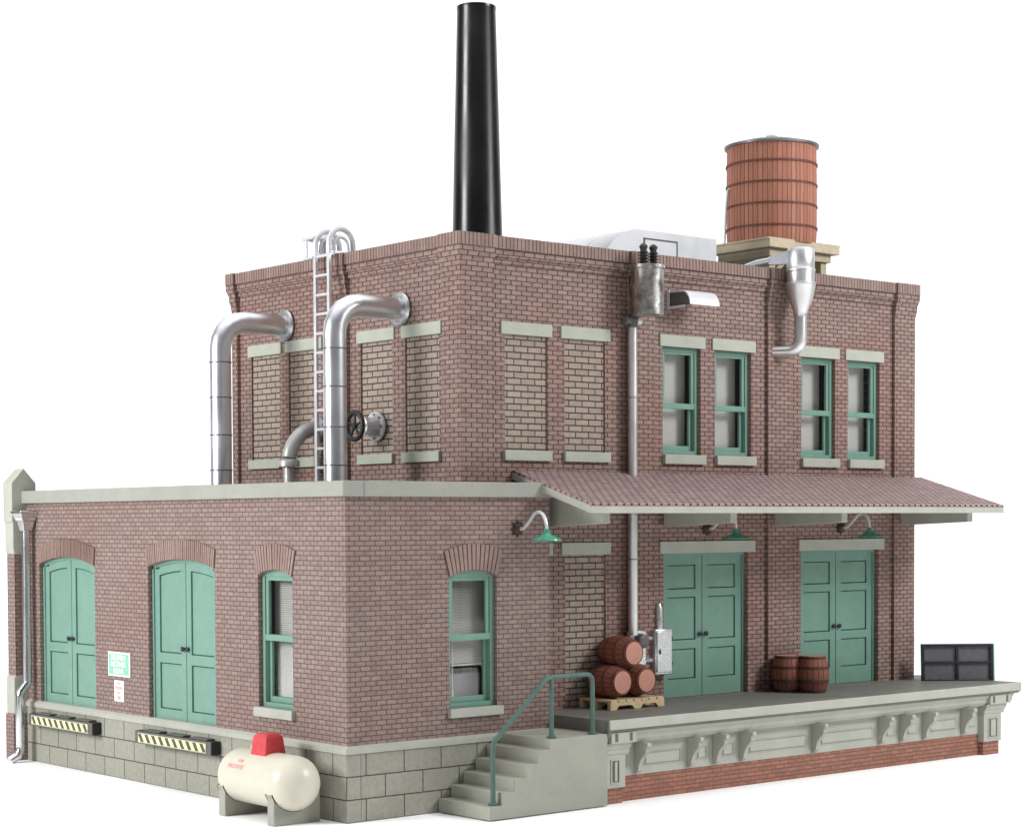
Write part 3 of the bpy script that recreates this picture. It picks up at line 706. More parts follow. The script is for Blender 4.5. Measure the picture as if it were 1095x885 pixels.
for y in (4.1, 5.0):
    mb = MB(); pr2 = prof[2:]
    outer = [(10.97, 12.885)]+[(10.95-1.475*math.sin(i/12*math.pi/2), 11.12+1.775*math.cos(i/12*math.pi/2)) for i in range(13)]
    inner = [(10.95-1.44*math.sin(i/12*math.pi/2), 11.12+1.74*math.cos(i/12*math.pi/2)) for i in range(12, -1, -1)]
    mb.prism(outer+inner, y-.02, y+.02, 1)
    part('seam', mb, 'ductmetal', dct)
mb = MB(); frame_strip(mb, FX(3.2), 11.08, 12.22, 11.6, 12.68, .035, -.02, .01); part('hatch', mb, 'steel_and_shade', dct, 'dark outlined access hatch')
mb = MB(); fbox(mb, FX(3.2), 11.12, 12.18, 11.64, 12.64, -.012, .01); part('hatch_plate', mb, 'ductmetal', dct)
# water tower
wt = thing('water_tower', 'round wooden water tank on a pale timber stand on the roof', 'water tower', (16.05, 3.6, 11.12))
cx, cy = 16.05, 3.6
Z0 = 12.93; prof = [(1.14, 0), (1.16, .3), (1.165, 1.3), (1.15, 2.52), (1.0, 2.52)]
def local_part(name, mb, mat, root, loc, label=None, bev=0, smooth=32):
    o = part(name, mb, mat, root, label, bev, smooth); o.matrix_parent_inverse = Matrix.Identity(4); o.location = Vector(loc)-Vector(root.location); return o
mb = MB(); mb.lathe([(r, z) for r, z in prof], (0, 0, 0), 2, 72)
tk = local_part('tank', mb, 'tankwood', wt, (cx, cy, Z0))
for z in (.42, .98, 1.52, 2.05):
    mb = MB(); mb.lathe([(1.15, z-.025), (1.185, z-.025), (1.185, z+.025), (1.15, z+.025)], (0, 0, 0), 2, 72)
    part('hoop', mb, 'tankhoop', tk)
mb = MB(); mb.lathe([(1.17, 2.50), (1.215, 2.51), (1.22, 2.57), (.72, 2.70), (.2, 2.77), (.12, 2.82), (.10, 2.83)], (0, 0, 0), 2, 72); part('conical_roof', mb, 'tankroof', tk)
mb = MB(); mb.lathe([(.13, 2.78), (.15, 2.84), (.10, 2.89), (.03, 2.90)], (0, 0, 0), 2, 20); part('finial', mb, 'alu', tk)
px0, px1, py0, py1 = 14.79, 17.45, 2.50, 4.62
mb = MB(); mb.box(px0, px1, py0, py1, 12.72, 12.92)
n_ = 15
pf = part('platform', mb, 'timber', wt, bev=.01)
mb = MB()
for i in range(n_):
    y = py0+(py1-py0)*i/n_; mb.box(px0-.03, px1+.03, y+.008, y+(py1-py0)/n_-.008, 12.922, 12.965)
part('plank', mb, 'timber', pf)
mb = MB(); mb.box(px0+.16, px1-.16, py0+.16, py1-.16, 12.52, 12.718); part('beam', mb, 'timber', wt, bev=.01)
for x, y in ((px0+.35, py0+.35), (px1-.35, py0+.35), (px0+.35, py1-.35), (px1-.35, py1-.35)):
    mb = MB(); mb.box(x-.11, x+.11, y-.11, y+.11, 11.12, 12.518); part('leg', mb, 'timber', wt, bev=.008)
for a_, b_ in (((px1-.46, py0+.35, 12.05), (px1-.95, py0+.35, 12.5)), ((px1-.35, py0+.46, 11.9), (px1-.35, py1-.46, 12.5)), ((px0+.46, py0+.35, 12.05), (px0+.95, py0+.35, 12.5))):
    mb = MB(); mb.tube([a_, b_], .07, 6); part('brace', mb, 'timber', wt)
mb = MB(); mb.tube([(14.86, 4.14, 12.965), (14.90, 4.14, 13.7), (14.96, 4.12, 14.35), (15.10, 4.02, 14.45)], .03, 8); part('thin_pipe', mb, 'alu', wt)

# ================================================================== PIPES ON THE WING ROOF
def elbow_path(x_v, z_h, z0, x_wall, y, rad, n=10):
    pts = [(x_v, y, z0), (x_v, y, z_h-rad)]
    for i in range(1, n+1):
        a = i/n*math.pi/2; pts.append((x_v+rad-rad*math.cos(a), y, z_h-rad+rad*math.sin(a)))
    pts.append((x_wall, y, z_h)); return pts
def big_pipe(y, xv, zh, r, label):
    t = thing('elbow_pipe', label, 'pipe', (xv, y, 6.44), 'large elbow pipes on the low wing roof')
    mb = MB(); pth = elbow_path(xv, zh, 6.44, TX-.01, y, .62, 5); 
    mb.tube(pth, r, 32)
    p = part('pipe', mb, 'galv', t, smooth=50)
    mb = MB(); mb.lathe([(r, 0), (r+.10, -.01), (r+.13, -.06), (r+.10, -.10), (r+.02, -.11)][::-1], (TX-.004, y, zh), 0, 36)
    part('wall_flange', mb, 'bright', t)
    mb = MB()
    for z in (7.05, 7.85, 8.7, 9.5): mb.lathe([(r, z-.012), (r+.012, z-.012), (r+.012, z+.012), (r, z+.012)], (xv, y, 0), 2, 32)
    part('seam', mb, 'steel_and_shade', p)
    mb = MB(); mb.lathe([(r+.12, 6.44), (r+.12, 6.50), (r+.01, 6.62)], (xv, y, 0), 2, 32); part('roof_collar', mb, 'oldgalv', t)
big_pipe(7.44, 1.80, 10.44, .245, 'thick silver elbow pipe at the far left of the roof')
big_pipe(2.95, 1.84, 10.44, .245, 'thick silver elbow pipe in front of the roof ladder')
t = thing('drain_elbow', 'short grey cast elbow pipe dropping onto the roof between the two tall pipes', 'pipe', (2.68, 6.12, 6.44))
mb = MB(); pts = []
for i in range(11):
    a = i/10*math.pi/2*.92; pts.append((TX-.05-.78*math.sin(a), 6.12, 8.0-.78*(1-math.cos(a))*1.0))
mb.tube([(TX-.01, 6.12, 8.0)]+pts, .165, 20); part('elbow', mb, 'castgrey', t)
mb = MB(); mb.lathe([(.12, -.10), (.27, -.10), (.29, -.05), (.27, 0), (.1, 0)], (TX-.004, 6.12, 8.0), 0, 24); part('wall_flange', mb, 'bright', t)
ex, ez = pts[-1][0]-.01, pts[-1][2]
mb = MB(); mb.lathe([(.15, ez-.20), (.24, ez-.20), (.245, ez-.10), (.22, ez-.05), (.16, ez-.03)], (ex, 6.12, 0), 2, 24); part('collar', mb, 'castgrey', t)
mb = MB(); mb.tube([(ex, 6.12, 6.44), (ex, 6.12, ez-.15)], .125, 18); part('drop_pipe', mb, 'castgrey', t)
t = thing('wheel_valve', 'black hand wheel valve on a bolted silver flange low on the side wall', 'valve', (3.3, 3.87, 7.95))
mb = MB(); mb.lathe([(.15, -.07), (.32, -.07), (.33, -.02), (.32, 0), (.1, 0)], (TX-.004, 3.87, 7.95), 0, 28); part('flange', mb, 'alu', t)
mb = MB(); mb.tube([(TX-.05, 3.87, 7.95), (TX-.30, 3.87, 7.95), (TX-.36, 3.87, 7.95), (TX-.42, 3.87, 7.95), (TX-.44, 3.87, 7.95), (TX-.60, 3.87, 7.95)], [.19, .185, .22, .22, .06, .05], 20); part('valve_body', mb, 'satin', t)
mb = MB(); xc = TX-.60; ring = [(xc, 3.87+.295*math.cos(2*math.pi*k/28), 7.95+.295*math.sin(2*math.pi*k/28)) for k in range(29)]
mb.tube(ring, .055, 10, caps=False)
for k in range(5):
    a = 2*math.pi*k/5+.3; mb.tube([(xc, 3.87, 7.95), (xc, 3.87+.28*math.cos(a), 7.95+.28*math.sin(a))], .03, 8)
mb.lathe([(.07, -.05), (.08, 0), (.05, .05)], (xc, 3.87, 7.95), 0, 12)
part('hand_wheel', mb, 'black', t)
mb = MB()
for k in range(8):
    a = 2*math.pi*k/8; mb.lathe([(.028, -.105), (.03, -.07)], (TX-.004, 3.87+.265*math.cos(a), 7.95+.265*math.sin(a)), 0, 6)
part('bolt', mb, 'oldgalv', t)

# ---- roof ladder
LXX = 3.20; LYA, LYB = 5.10, 5.63
t = thing('roof_ladder', 'white metal ladder with hooped handrails climbing over the parapet', 'ladder', (LXX, 5.36, 6.44))
for ly in (LYA, LYB):
    mb = MB(); mb.box(LXX-.035, LXX+.035, ly-.045, ly+.045, 6.44, 12.0); rl = part('rail', mb, 'alu', t, bev=.006)
    mb = MB(); c = (LXX+.33, 12.02); hoop = [(LXX, ly, 11.85)]+[(c[0]-.33*math.cos(a), ly, 12.05+.36*math.sin(a)) for a in [i*math.pi/14 for i in range(15)]]+[(LXX+.66, ly, 11.87)]
    mb.tube(hoop, .062, 10); part('hooped_handrail', mb, 'alu', rl)
    mb = MB(); hoop = [(LXX+.12, ly, 11.86)]+[(LXX+.33-.19*math.cos(a), ly, 12.03+.2*math.sin(a)) for a in [i*math.pi/12 for i in range(13)]]+[(LXX+.54, ly, 11.87)]
    mb.tube(hoop, .04, 8); part('inner_hoop', mb, 'alu', rl)
z = 6.65; i = 0
while z < 12.2:
    mb = MB(); mb.tube([(LXX, LYA, z), (LXX, LYB, z)], .034, 8); part('rung', mb, 'alu', t); z += .43
mb = MB(); mb.box(LXX-.03, LXX+.70, LYA-.03, LYA+.03, 11.86, 11.91); mb.box(LXX-.03, LXX+.70, LYB-.03, LYB+.03, 11.86, 11.91); part('landing_bar', mb, 'alu', t)
mb = MB(); mb.box(LXX-.06, LXX+.06, LYB+.03, LYB+.45, 12.22, 12.27); mb.box(LXX-.06, LXX+.06, LYB+.03, LYB+.40, 11.78, 11.83); mb.tube([(LXX, LYB+.36, 11.80), (LXX, LYB+.36, 12.25)], .03, 8); part('side_bracket', mb, 'alu', t)
mb = MB()
for z in (7.6, 9.2, 10.7): 
    for ly in (LYA, LYB): mb.box(LXX+.036, PX_-.002, ly-.02, ly+.02, z, z+.04)
part('standoff', mb, 'alu', t)
vc = thing('roof_vent', 'small grey conical vent cap peeping over the parapet behind the ladder', 'vent', (4.3, 7.0, 11.12))
mb = MB(); mb.lathe([(.11, 11.12), (.11, 12.42), (.30, 12.42), (.31, 12.45), (.05, 12.64), (.01, 12.65)], (4.3, 7.0, 0), 2, 20); part('vent_cap', mb, 'alu', vc)

# ================================================================== FRONT WALL FITTINGS
t = thing('transformer', 'weathered grey pole type transformer can with two black insulators hung under the parapet', 'transformer', (8.42, .35, 10.35))
tx, ty = 8.42, .30
mb = MB(); mb.lathe([(.30, 10.38), (.355, 10.40), (.36, 11.40), (.385, 11.42), (.385, 11.49), (.30, 11.51), (.1, 11.53)], (tx, ty, 0), 2, 40); part('can', mb, 'oldgalv', t)
for dx, dy in ((-.15, -.02), (.15, -.02)):
    mb = MB(); pr = [(.05, 11.50)]
    for i in range(4): pr += [(.07, 11.54+i*.07), (.11, 11.56+i*.07), (.07, 11.60+i*.07)]
    pr += [(.075, 11.84), (.10, 11.90), (.06, 11.95), (.02, 11.97)]
    mb.lathe(pr, (tx+dx, ty+dy, 0), 2, 14); part('insulator', mb, 'black', t)
mb = MB(); mb.box(tx-.06, tx+.06, ty+.33, PY_-.002, 10.55, 10.75); mb.box(tx-.06, tx+.06, ty+.33, PY_-.002, 11.05, 11.25); mb.box(tx-.1, tx+.1, PY_-.05, PY_-.003, 10.45, 11.3); part('hanger', mb, 'oldgalv', t)
t = thing('conduit', 'long silver conduit running down the wall from the transformer through the canopy', 'conduit', (8.30, .62, 3.3))
cyy = PY_-.13
mb = MB(); mb.tube([(8.30, cyy, 3.30), (8.30, cyy, 10.20)], .105, 18); cp = part('pipe', mb, 'satin', t)
mb = MB()
for z in (5.0, 6.0, 8.6): mb.lathe([(.105, z-.015), (.118, z-.015), (.118, z+.015), (.105, z+.015)], (8.30, cyy, 0), 2, 18)
part('coupling', mb, 'oldgalv', cp)
mb = MB(); mb.tube([(8.30, cyy, 10.15), (8.30, cyy, 10.26)], .115, 16); mb.tube([(8.06, cyy, 10.30), (8.38, cyy-.02, 10.30)], .09, 14); part('head', mb, 'steel_and_shade', t)
mb = MB(); mb.lathe([(.02, -.10), (.07, -.08), (.10, 0), (.07, .07), (.02, .1)], (8.46, cyy-.04, 10.30), 0, 16); part('end_knob', mb, 'alu', t, 'bright white knob')
t = thing('wall_hood', 'white curved sheet metal exhaust hood on the wall right of the transformer', 'vent hood', (10.0, .5, 10.65))
y1 = TY-.003; y0 = TY-.74; prof = [(y1, 11.06), (y0+.30, 11.06)]
for i in range(1, 9): a = i/8*math.pi/2; prof.append((y0+.30-.30*math.sin(a), 10.72+.34*math.cos(a)))
ins = [(y0+.03, 10.72), (y0+.03, 10.74)]+[(y0+.30-.27*math.sin(a), 10.73+.30*math.cos(a)) for a in [i/8*math.pi/2 for i in range(8, -1, -1)]]+[(y1, 11.03)]
mb = MB(); mb.prism(prof+ins[1:], 9.60, 10.54, 0); hd = part('hood_shell', mb, 'alu', t, smooth=25)
mb = MB(); mb.prism([(y1, 10.72)]+[(y1, 11.03)]+[(y0+.30-.27*math.sin(a), 10.73+.29*math.cos(a)) for a in [i/8*math.pi/2 for i in range(9)]]+[(y0+.03, 10.72)], 9.66, 9.68, 0); part('hood_inside_shade', mb, 'steel_and_shade', t)  # dark sheet painted as the shade inside the open hood end
mb = MB(); mb.box(9.585, 9.62, y1-.06, y1-.0, 10.66, 11.08); mb.box(9.59, 9.66, y0+.22, y1, 10.68, 10.72); part('wall_flange', mb, 'alu', t)
# cyclone
t = thing('cyclone_collector', 'silver cyclone dust collector with a bent outlet pipe near the right roof edge', 'dust collector', (13.45, .3, 9.8))
cx_, cy_ = 13.46, .30
mb = MB(); pr = [(.10, 10.42), (.135, 10.42), (.15, 10.72), (.17, 10.80), (.30, 11.15), (.345, 11.42), (.355, 11.44), (.355, 11.48), (.325, 11.50), (.325, 11.74), (.35, 11.76), (.35, 11.80), (.32, 11.83), (.33, 11.86), (.33, 12.24), (.30, 12.30), (.22, 12.32), (.2, 12.32)]
mb.lathe(pr, (cx_, cy_, 0), 2, 40); part('cyclone_body', mb, 'satin', t)
mb = MB(); pts = [(cx_, cy_, 10.70), (cx_, cy_, 10.25)]
for i in range(1, 9):
    a = i/8*math.pi/2; pts.append((cx_-.15*(1-math.cos(a)), cy_+.26-.26*math.cos(a), 10.18-.30*math.sin(a)))
pts += [(cx_-.33, TY-.003, 9.88)]
mb.tube(pts, .15, 20); part('outlet_pipe', mb, 'satin', t)
mb = MB(); mb.lathe([(.10, -.05), (.17, -.05), (.17, 0), (.1, 0)], (cx_-.33, TY-.004, 9.88), 1, 20); part('pipe_collar', mb, 'steel_and_shade', t)
mb = MB()
def rect_loft(a, b):
    v = [(x, a[0], z) for x, z in ((a[1], a[3]), (a[2], a[3]), (a[2], a[4]), (a[1], a[4]))]+[(x, b[0], z) for x, z in ((b[1], b[3]), (b[2], b[3]), (b[2], b[4]), (b[1], b[4]))]
    mb.add(v, [(3, 2, 1, 0), (4, 5, 6, 7)]+[(i, (i+1) % 4, 4+(i+1) % 4, 4+i) for i in range(4)])
rect_loft((cy_+.1, cx_-.33, cx_-.08, 11.93, 12.24), (cy_+.75, cx_-.30, cx_-.12, 11.98, 12.17))
mb.tube([(cx_-.21, cy_+.72, 12.07), (cx_-.21, cy_+1.2, 12.05), (cx_-.21, cy_+1.6, 11.98), (cx_-.21, cy_+1.9, 11.80), (cx_-.21, cy_+2.0, 11.12)], .10, 16)
part('inlet_duct', mb, 'galv', t, smooth=25)
mb = MB(); mb.box(cx_-.06, cx_+.06, cy_+.2, PY_-.003, 11.50, 11.62); mb.lathe([(.09, -.06), (.14, -.05), (.14, 0), (.1, 0)], (cx_, PY_-.004, 11.56), 1, 16); part('wall_bracket', mb, 'steel_and_shade', t)

# ---- gooseneck wall lamps (built at the wall origin: wall plane y=0, then placed)
def make_lamp(label):
    t = thing('gooseneck_lamp', label, 'wall lamp', (0, 0, 0), 'gooseneck lamps on the brick front', world=False)
    mb = MB(); mb.lathe([(.05, -.12), (.09, -.10), (.13, -.04), (.14, 0), (.1, 0)], (0, 0, 0), 1, 10)
    for k in range(8): a = k*math.pi/4; mb.tube([(.11*math.cos(a), -.02, .11*math.sin(a)), (.17*math.cos(a), -.012, .17*math.sin(a))], .02, 6)
    part('wall_mount', mb, 'hoop', t)
    ctrl = [(0, -.10, 0), (0, -.22, .02), (0, -.40, .16), (0, -.55, .30), (0, -.70, .34), (0, -.84, .27), (0, -.92, .10), (0, -.935, -.04)]
    P = []
    for i in range(len(ctrl)-1):
        p0, p1, p2, p3 = [Vector(ctrl[max(0, min(len(ctrl)-1, i+k))]) for k in (-1, 0, 1, 2)]
        for s in range(5):
            u = s/5; P.append(.5*((2*p1)+(p2-p0)*u+(2*p0-5*p1+4*p2-p3)*u*u+(3*p1-p0-3*p2+p3)*u**3))
    P.append(Vector(ctrl[-1])); mb = MB(); mb.tube(P, .036, 10); part('curved_arm', mb, 'alu', t)
    mb = MB(); mb.lathe([(.04, .06), (.06, .05), (.07, -.02), (.13, -.07), (.30, -.15), (.31, -.18), (.295, -.185), (.12, -.10), (.03, -.08)], (0, -.935, -.06), 2, 32); sh = part('lamp_shade', mb, 'shade', t)
    mb = MB(); mb.lathe([(.02, -.165), (.05, -.155), (.055, -.13), (.03, -.09)], (0, -.935, -.06), 2, 14); part('bulb', mb, 'white', sh)
    return t
lamp = make_lamp('green shaded gooseneck lamp on the low wing beside the canopy end'); lamp.location = (4.39, WP, 5.70)
copy_thing(lamp, (10.87, TY, 5.67), 0, 'green shaded gooseneck lamp over the door beside the meter boxes')
copy_thing(lamp, (15.60, TY, 5.67), 0, 'green shaded gooseneck lamp over the right hand dock door')

# ---- meter boxes
t = thing('electric_meter', 'silver electric meter and fuse box joined by stub pipes on the dock wall', 'meter box', (8.9, .8, 2.3))
mb = MB(); mb.box(8.20, 8.70, PY_-.15, PY_-.003, 2.60, 3.40); bx = part('meter_base', mb, 'bright', t, bev=.03)
mb = MB(); mb.lathe([(.10, -.16), (.15, -.13), (.17, -.05), (.18, 0), (.1, 0)], (8.50, PY_-.152, 3.16), 1, 24); part('meter_dome', mb, 'steel_and_shade', t)
yb = TY-.004
mb = MB(); mb.box(8.99, 9.53, yb-.22, yb-.0, 2.36, 3.41); fb_ = part('fuse_box', mb, 'bright', t, bev=.03)
mb = MB(); mb.box(9.03, 9.49, yb-.245, yb-.222, 2.42, 3.36); part('fuse_box_door', mb, 'bright', fb_, bev=.012)
mb = MB(); mb.box(9.09, 9.13, yb-.265, yb-.246, 2.84, 2.94); mb.box(9.485, 9.515, yb-.25, yb-.21, 2.58, 2.64); mb.box(9.485, 9.515, yb-.25, yb-.21, 3.16, 3.22); part('latch', mb, 'hoop', fb_)
mb = MB(); mb.tube([(9.20, yb-.12, 3.40), (9.20, yb-.12, 3.88), (9.20, yb-.11, 3.98)], [.085, .085, .05], 14); part('riser_pipe', mb, 'bright', t)
mb = MB(); mb.tube([(8.68, yb-.10, 3.20), (9.02, yb-.10, 3.20)], .055, 10); mb.tube([(8.68, yb-.10, 2.70), (9.02, yb-.10, 2.70)], .06, 10); part('stub_pipe', mb, 'bright', t)

# ---- downpipe at the far corner
t = thing('downpipe', 'pale silver rainwater downpipe with a hopper head at the far left corner', 'downpipe', (-.2, 13.28, 0))
xo = -.16; yo = 13.36
mb = MB(); mb.tube([(xo, yo, 5.75), (xo, yo, 1.98), (xo-.02, yo, 1.92), (xo-.20, yo, 1.72), (xo-.22, yo, 1.62), (xo-.22, yo, .42), (xo-.22, yo, .30), (xo-.30, yo, .16), (xo-.50, yo, .06)], .105, 16); part('pipe', mb, 'pipe', t)
mb = MB(); 
def frus(z0, a, z1, b):
    v = [(xo-a, yo-a, z0), (xo+a, yo-a, z0), (xo+a, yo+a, z0), (xo-a, yo+a, z0), (xo-b, yo-b, z1), (xo+b, yo-b, z1), (xo+b, yo+b, z1), (xo-b, yo+b, z1)]
    mb.add(v, [(3, 2, 1, 0), (4, 5, 6, 7)]+[(i, (i+1) % 4, 4+(i+1) % 4, 4+i) for i in range(4)])
frus(6.10, .27, 6.17, .27); frus(6.02, .22, 6.098, .24); frus(5.92, .17, 6.018, .22); frus(5.68, .11, 5.918, .16)
part('hopper_head', mb, 'pipe', t, bev=.008)

# ---- dock bumpers
def make_bumper(label):
    t = thing('dock_bumper', label, 'dock bumper', (0, 0, 0), 'striped bumpers under the arched doors', world=False)
    mb = MB(); mb.box(-.225, 0, 0, 3.27, 0, .29); part('bumper_beam', mb, 'black', t, bev=.012)
    mb = MB(); mb.box(-.245, -.226, .01, 3.26, .005, .285); part('face_plate', mb, 'steel_and_shade', t, bev=.005)
    mb = MB(); mb.box(-.256, -.246, .22, 3.08, .055, .225); part('striped_panel', mb, 'hazard', t)
    mb = MB(); frame_strip(mb, FY(-.246), .20, 3.10, .035, .245, .016, -.012, .0); part('panel_border', mb, 'hazardline', t)
    mb = MB()
    for i in range(3): mb.box(-.20, 0, .25+i*1.0, .95+i*1.0, .291, .325)
    part('top_pad', mb, 'steel_and_shade', t, bev=.006)
    return t
M['hazardline'] = paint_mat('pale_line', (.55, .54, .38), .6, .15, 8, bumpd=0)
bp_ = make_bumper('long hazard striped bumper under the arched door beside the propane tank'); bp_.location = (-.002, 4.62, .93)
copy_thing(bp_, (-.002, 9.90, .93), 0, 'long hazard striped bumper under the far arched door by the downpipe')

# ---- signs
RY = Matrix(((0, 0, -1, 0), (-1, 0, 0, 0), (0, 1, 0, 0), (0, 0, 0, 1)))   # text plane -> wall facing -x
t = thing('green_sign', 'small green sign with three lines of white lettering between the arched doors', 'sign', (WP, 9.05, 2.6))
mb = MB(); mb.box(WP-.035, WP-.003, 8.54, 9.56, 2.34, 2.90); part('sign_frame', mb, 'white', t, bev=.006)
mb = MB(); mb.box(WP-.042, WP-.036, 8.59, 9.51, 2.385, 2.855); part('sign_face', mb, 'signgreen', t)
for i, s in enumerate(('DELIVERY', 'RECEIVED', 'REAR')):
    text_part('lettering', s, .165, 'white', t, Matrix.Translation((WP-.045, 9.05, 2.765-i*.15)) @ RY, sx=.98 if i < 2 else 1.25)
t = thing('paper_notice', 'narrow pale pink notice under the green sign', 'notice', (WP, 9.09, 2.0))
mb = MB(); mb.box(WP-.02, WP-.003, 8.86, 9.31, 1.76, 2.25); part('notice_board', mb, 'signpink', t, bev=.004)
for i, s in enumerate(('NO', 'PARKING', 'ANY', 'TIME')):
    text_part('lettering', s, .10, 'pinkink', t, Matrix.Translation((WP-.023, 9.085, 2.18-i*.11)) @ RY, sx=.85, ext=.002)

# ================================================================== PROPANE TANK
t = thing('propane_tank', 'cream propane tank with a red valve cover on two grey saddles by the wall', 'propane tank', (-.75, 1.6, 0))
cxt, czt, rt, ya, yb = -.80, .80, .54, .17, 2.92
mb = MB(); pr = []
hl = .48
for i in range(0, 11): a = i/10*math.pi/2; pr.append((max(rt*math.sin(a), .004), ya+hl-hl*math.cos(a)))
for i in range(0, 11): a = i/10*math.pi/2; pr.append((max(rt*math.cos(a), .004), yb-hl+hl*math.sin(a)))
mb.lathe([(r, h) for r, h in pr], (cxt, 0, czt), 1, 48); tb = part('tank_body', mb, 'tank', t)
mb = MB(); zt = czt+rt-.07
def hexring(w, d, z, c=.0): return [(cxt-w, 1.54-d, z), (cxt+w, 1.54-d, z), (cxt+w, 1.54+d, z), (cxt-w, 1.54+d, z)]
rings = [hexring(.24, .27, zt), hexring(.24, .27, zt+.05), hexring(.20, .235, zt+.38), hexring(.14, .17, zt+.43)]
for r_ in rings: mb.v += r_
for i in range(3):
    for k in range(4): mb.f.append((i*4+k, i*4+(k+1) % 4, i*4+4+(k+1) % 4, i*4+4+k))
mb.f += [(3, 2, 1, 0), (12, 13, 14, 15)]
part('valve_cover', mb, 'red', t, bev=.02)
mb = MB(); mb.lathe([(.05, zt+.0), (.07, zt+.02), (.07, zt+.14), (.05, zt+.17)], (cxt-.02, 2.02, 0), 2, 14); part('filler_cap', mb, 'tank', t)
for y0s, y1s in ((.62, .86), (2.40, 2.64)):
    mb = MB(); pol = [(cxt-.47, 0), (cxt-.47, .62)]
    for i in range(0, 13):
        a = math.pi*(1.115+.77*i/12); pol.append((cxt+.545*math.cos(a), czt+.545*math.sin(a)))
    pol += [(cxt+.60, .62), (cxt+.60, 0)]
    mb.prism(pol, y0s, y1s, 1); part('saddle', mb, 'concrete', t, bev=.015)
TM = lambda ang, y: Matrix.Translation((cxt-(rt+.002)*math.cos(ang), y, czt+(rt+.002)*math.sin(ang))) @ Matrix(((0, math.sin(ang), -math.cos(ang), 0), (-1, 0, 0, 0), (0, math.cos(ang), math.sin(ang), 0), (0, 0, 0, 1)))
text_part('lettering', 'PROPANE', .125, 'pinkink', tb, TM(R(27), 1.98), ext=.006)
text_part('lettering', 'GAS', .10, 'pinkink', tb, TM(R(41), 1.90), ext=.006)

# ================================================================== BARRELS, PALLET, RACK
M['barrelplain'] = wood_mat('plain_barrel_staves', (.270, .098, .064), (.205, .070, .047), 18, gapdark=.85)
M['hoopbrown'] = paint_mat('brown_hoop', (.125, .045, .031), .55, .15, 6)
def make_barrel(label, wood='barrel', iron='hoop'):
    t = thing('barrel', label, 'barrel', (0, 0, 0), 'wooden barrels on the dock', world=False)
    mb = MB(); pr = []; h = .90
    for i in range(17): u = i/16; pr.append((.262+.095*math.sin(math.pi*u)**1.0, h*u))
    mb.lathe([(.24, .035)]+pr+[(.24, h-.035)], (0, 0, 0), 2, 36); part('staves', mb, wood, t)
    for z in (.05, .29, .61, .85):
        hw = .036 if .2 < z < .7 else .028; mb = MB(); r0 = .262+.095*math.sin(math.pi*z/h); mb.lathe([(r0-.012, z-hw), (r0+.010, z-hw), (r0+.010, z+hw), (r0-.012, z+hw)], (0, 0, 0), 2, 36); part('hoop', mb, iron, t)
    for z, nm_ in ((.012, 'barrel_head'), (h-.014, 'barrel_head')):
        mb = MB(); mb.lathe([(.02, z-.01), (.246, z-.01), (.246, z+.01), (.02, z+.01)], (0, 0, 0), 2, 36); part(nm_, mb, 'barrelend', t)
    return t
LAY = (R(90), 0, 0)
b0 = make_barrel('brown barrel standing on the dock, front one of the upright pair'); b0.location = (13.44, -.12, DZ+.001); b0.scale = (1.08, 1.08, .97)
copy_thing(b0, (13.11, .405, DZ+.001), R(40), 'brown barrel standing on the dock, half hidden behind its neighbour')
pz = DZ+.225
yb0 = .78
b1 = make_barrel('brown barrel lying on the pallet, bottom left under the stack', 'barrelplain', 'hoopbrown'); b1.location = (7.24, yb0, pz+.36); b1.rotation_euler = LAY
copy_thing(b1, (7.97, yb0, pz+.36), (R(90), R(35), 0), 'brown barrel lying on the pallet, bottom right beside the meter')
copy_thing(b1, (7.605, yb0+.02, pz+.36+.62), (R(90), R(75), 0), 'brown barrel lying on top of the other two')
for o_ in COL.objects:
    if o_.type == 'EMPTY' and o_.name.startswith('barrel') and 'pallet' in o_['label'] or o_.get('label', '').startswith('brown barrel lying'): o_.scale = (1, 1, 1)
t = thing('pallet', 'pale wooden pallet under the three lying barrels', 'pallet', (7.6, .3, DZ))
X0, X1, Y0, Y1 = 6.80, 8.42, -.20, .82
for i in range(7):
    w = (X1-X0)/7; mb = MB(); mb.box(X0+i*w+.02, X0+(i+1)*w-.02, Y0, Y1, DZ+.165, DZ+.215); part('top_board', mb, 'pallet', t, bev=.004)
for y in (Y0, (Y0+Y1)/2-.05, Y1-.10):
    mb = MB(); xs = X0
    poly = [(X0, DZ+.163), (X0, DZ+.002)]
    for k in range(2):
        a = X0+.18+k*.72; poly += [(a, DZ+.002), (a+.08, DZ+.09), (a+.46, DZ+.09), (a+.54, DZ+.002)]
    poly += [(X1, DZ+.002), (X1, DZ+.163)]
    mb.prism(poly, y, y+.10, 1); part('stringer', mb, 'pallet', t, bev=.003)
# framed glass standing on the dock end
t = thing('glazed_frame', 'dark green frame with four grey panes standing at the right end of the dock', 'window frame', (18.72, -.3, DZ+.001), world=False)
t.rotation_euler = (0, 0, math.atan2(-.642, .767)+R(3))
def lean(y, z): return y
W, H = 1.84, .93
mb = MB(); yf = lambda z: -.10+.07*z/H     # front leans back
def slab(x0, x1, z0, z1, d0, d1):
    v = [(x, yf(z)+d, z) for x in (x0, x1) for d in (d0, d1) for z in (z0, z1)]
    mb.add(v, [(0, 1, 3, 2), (4, 6, 7, 5), (0, 4, 5, 1), (2, 3, 7, 6), (0, 2, 6, 4), (1, 5, 7, 3)])
slab(-W/2, -W/2+.075, 0, H, 0, .10); slab(W/2-.075, W/2, 0, H, 0, .10); slab(-.035, .035, 0, H-.06, .003, .097)
slab(-W/2+.075, W/2-.075, H-.07, H, 0, .10); slab(-W/2+.075, W/2-.075, H*.47, H*.47+.055, .002, .098); slab(-W/2+.075, W/2-.075, 0, .03, 0, .10)
fr = part('frame', mb, 'greend', t, bev=.006)
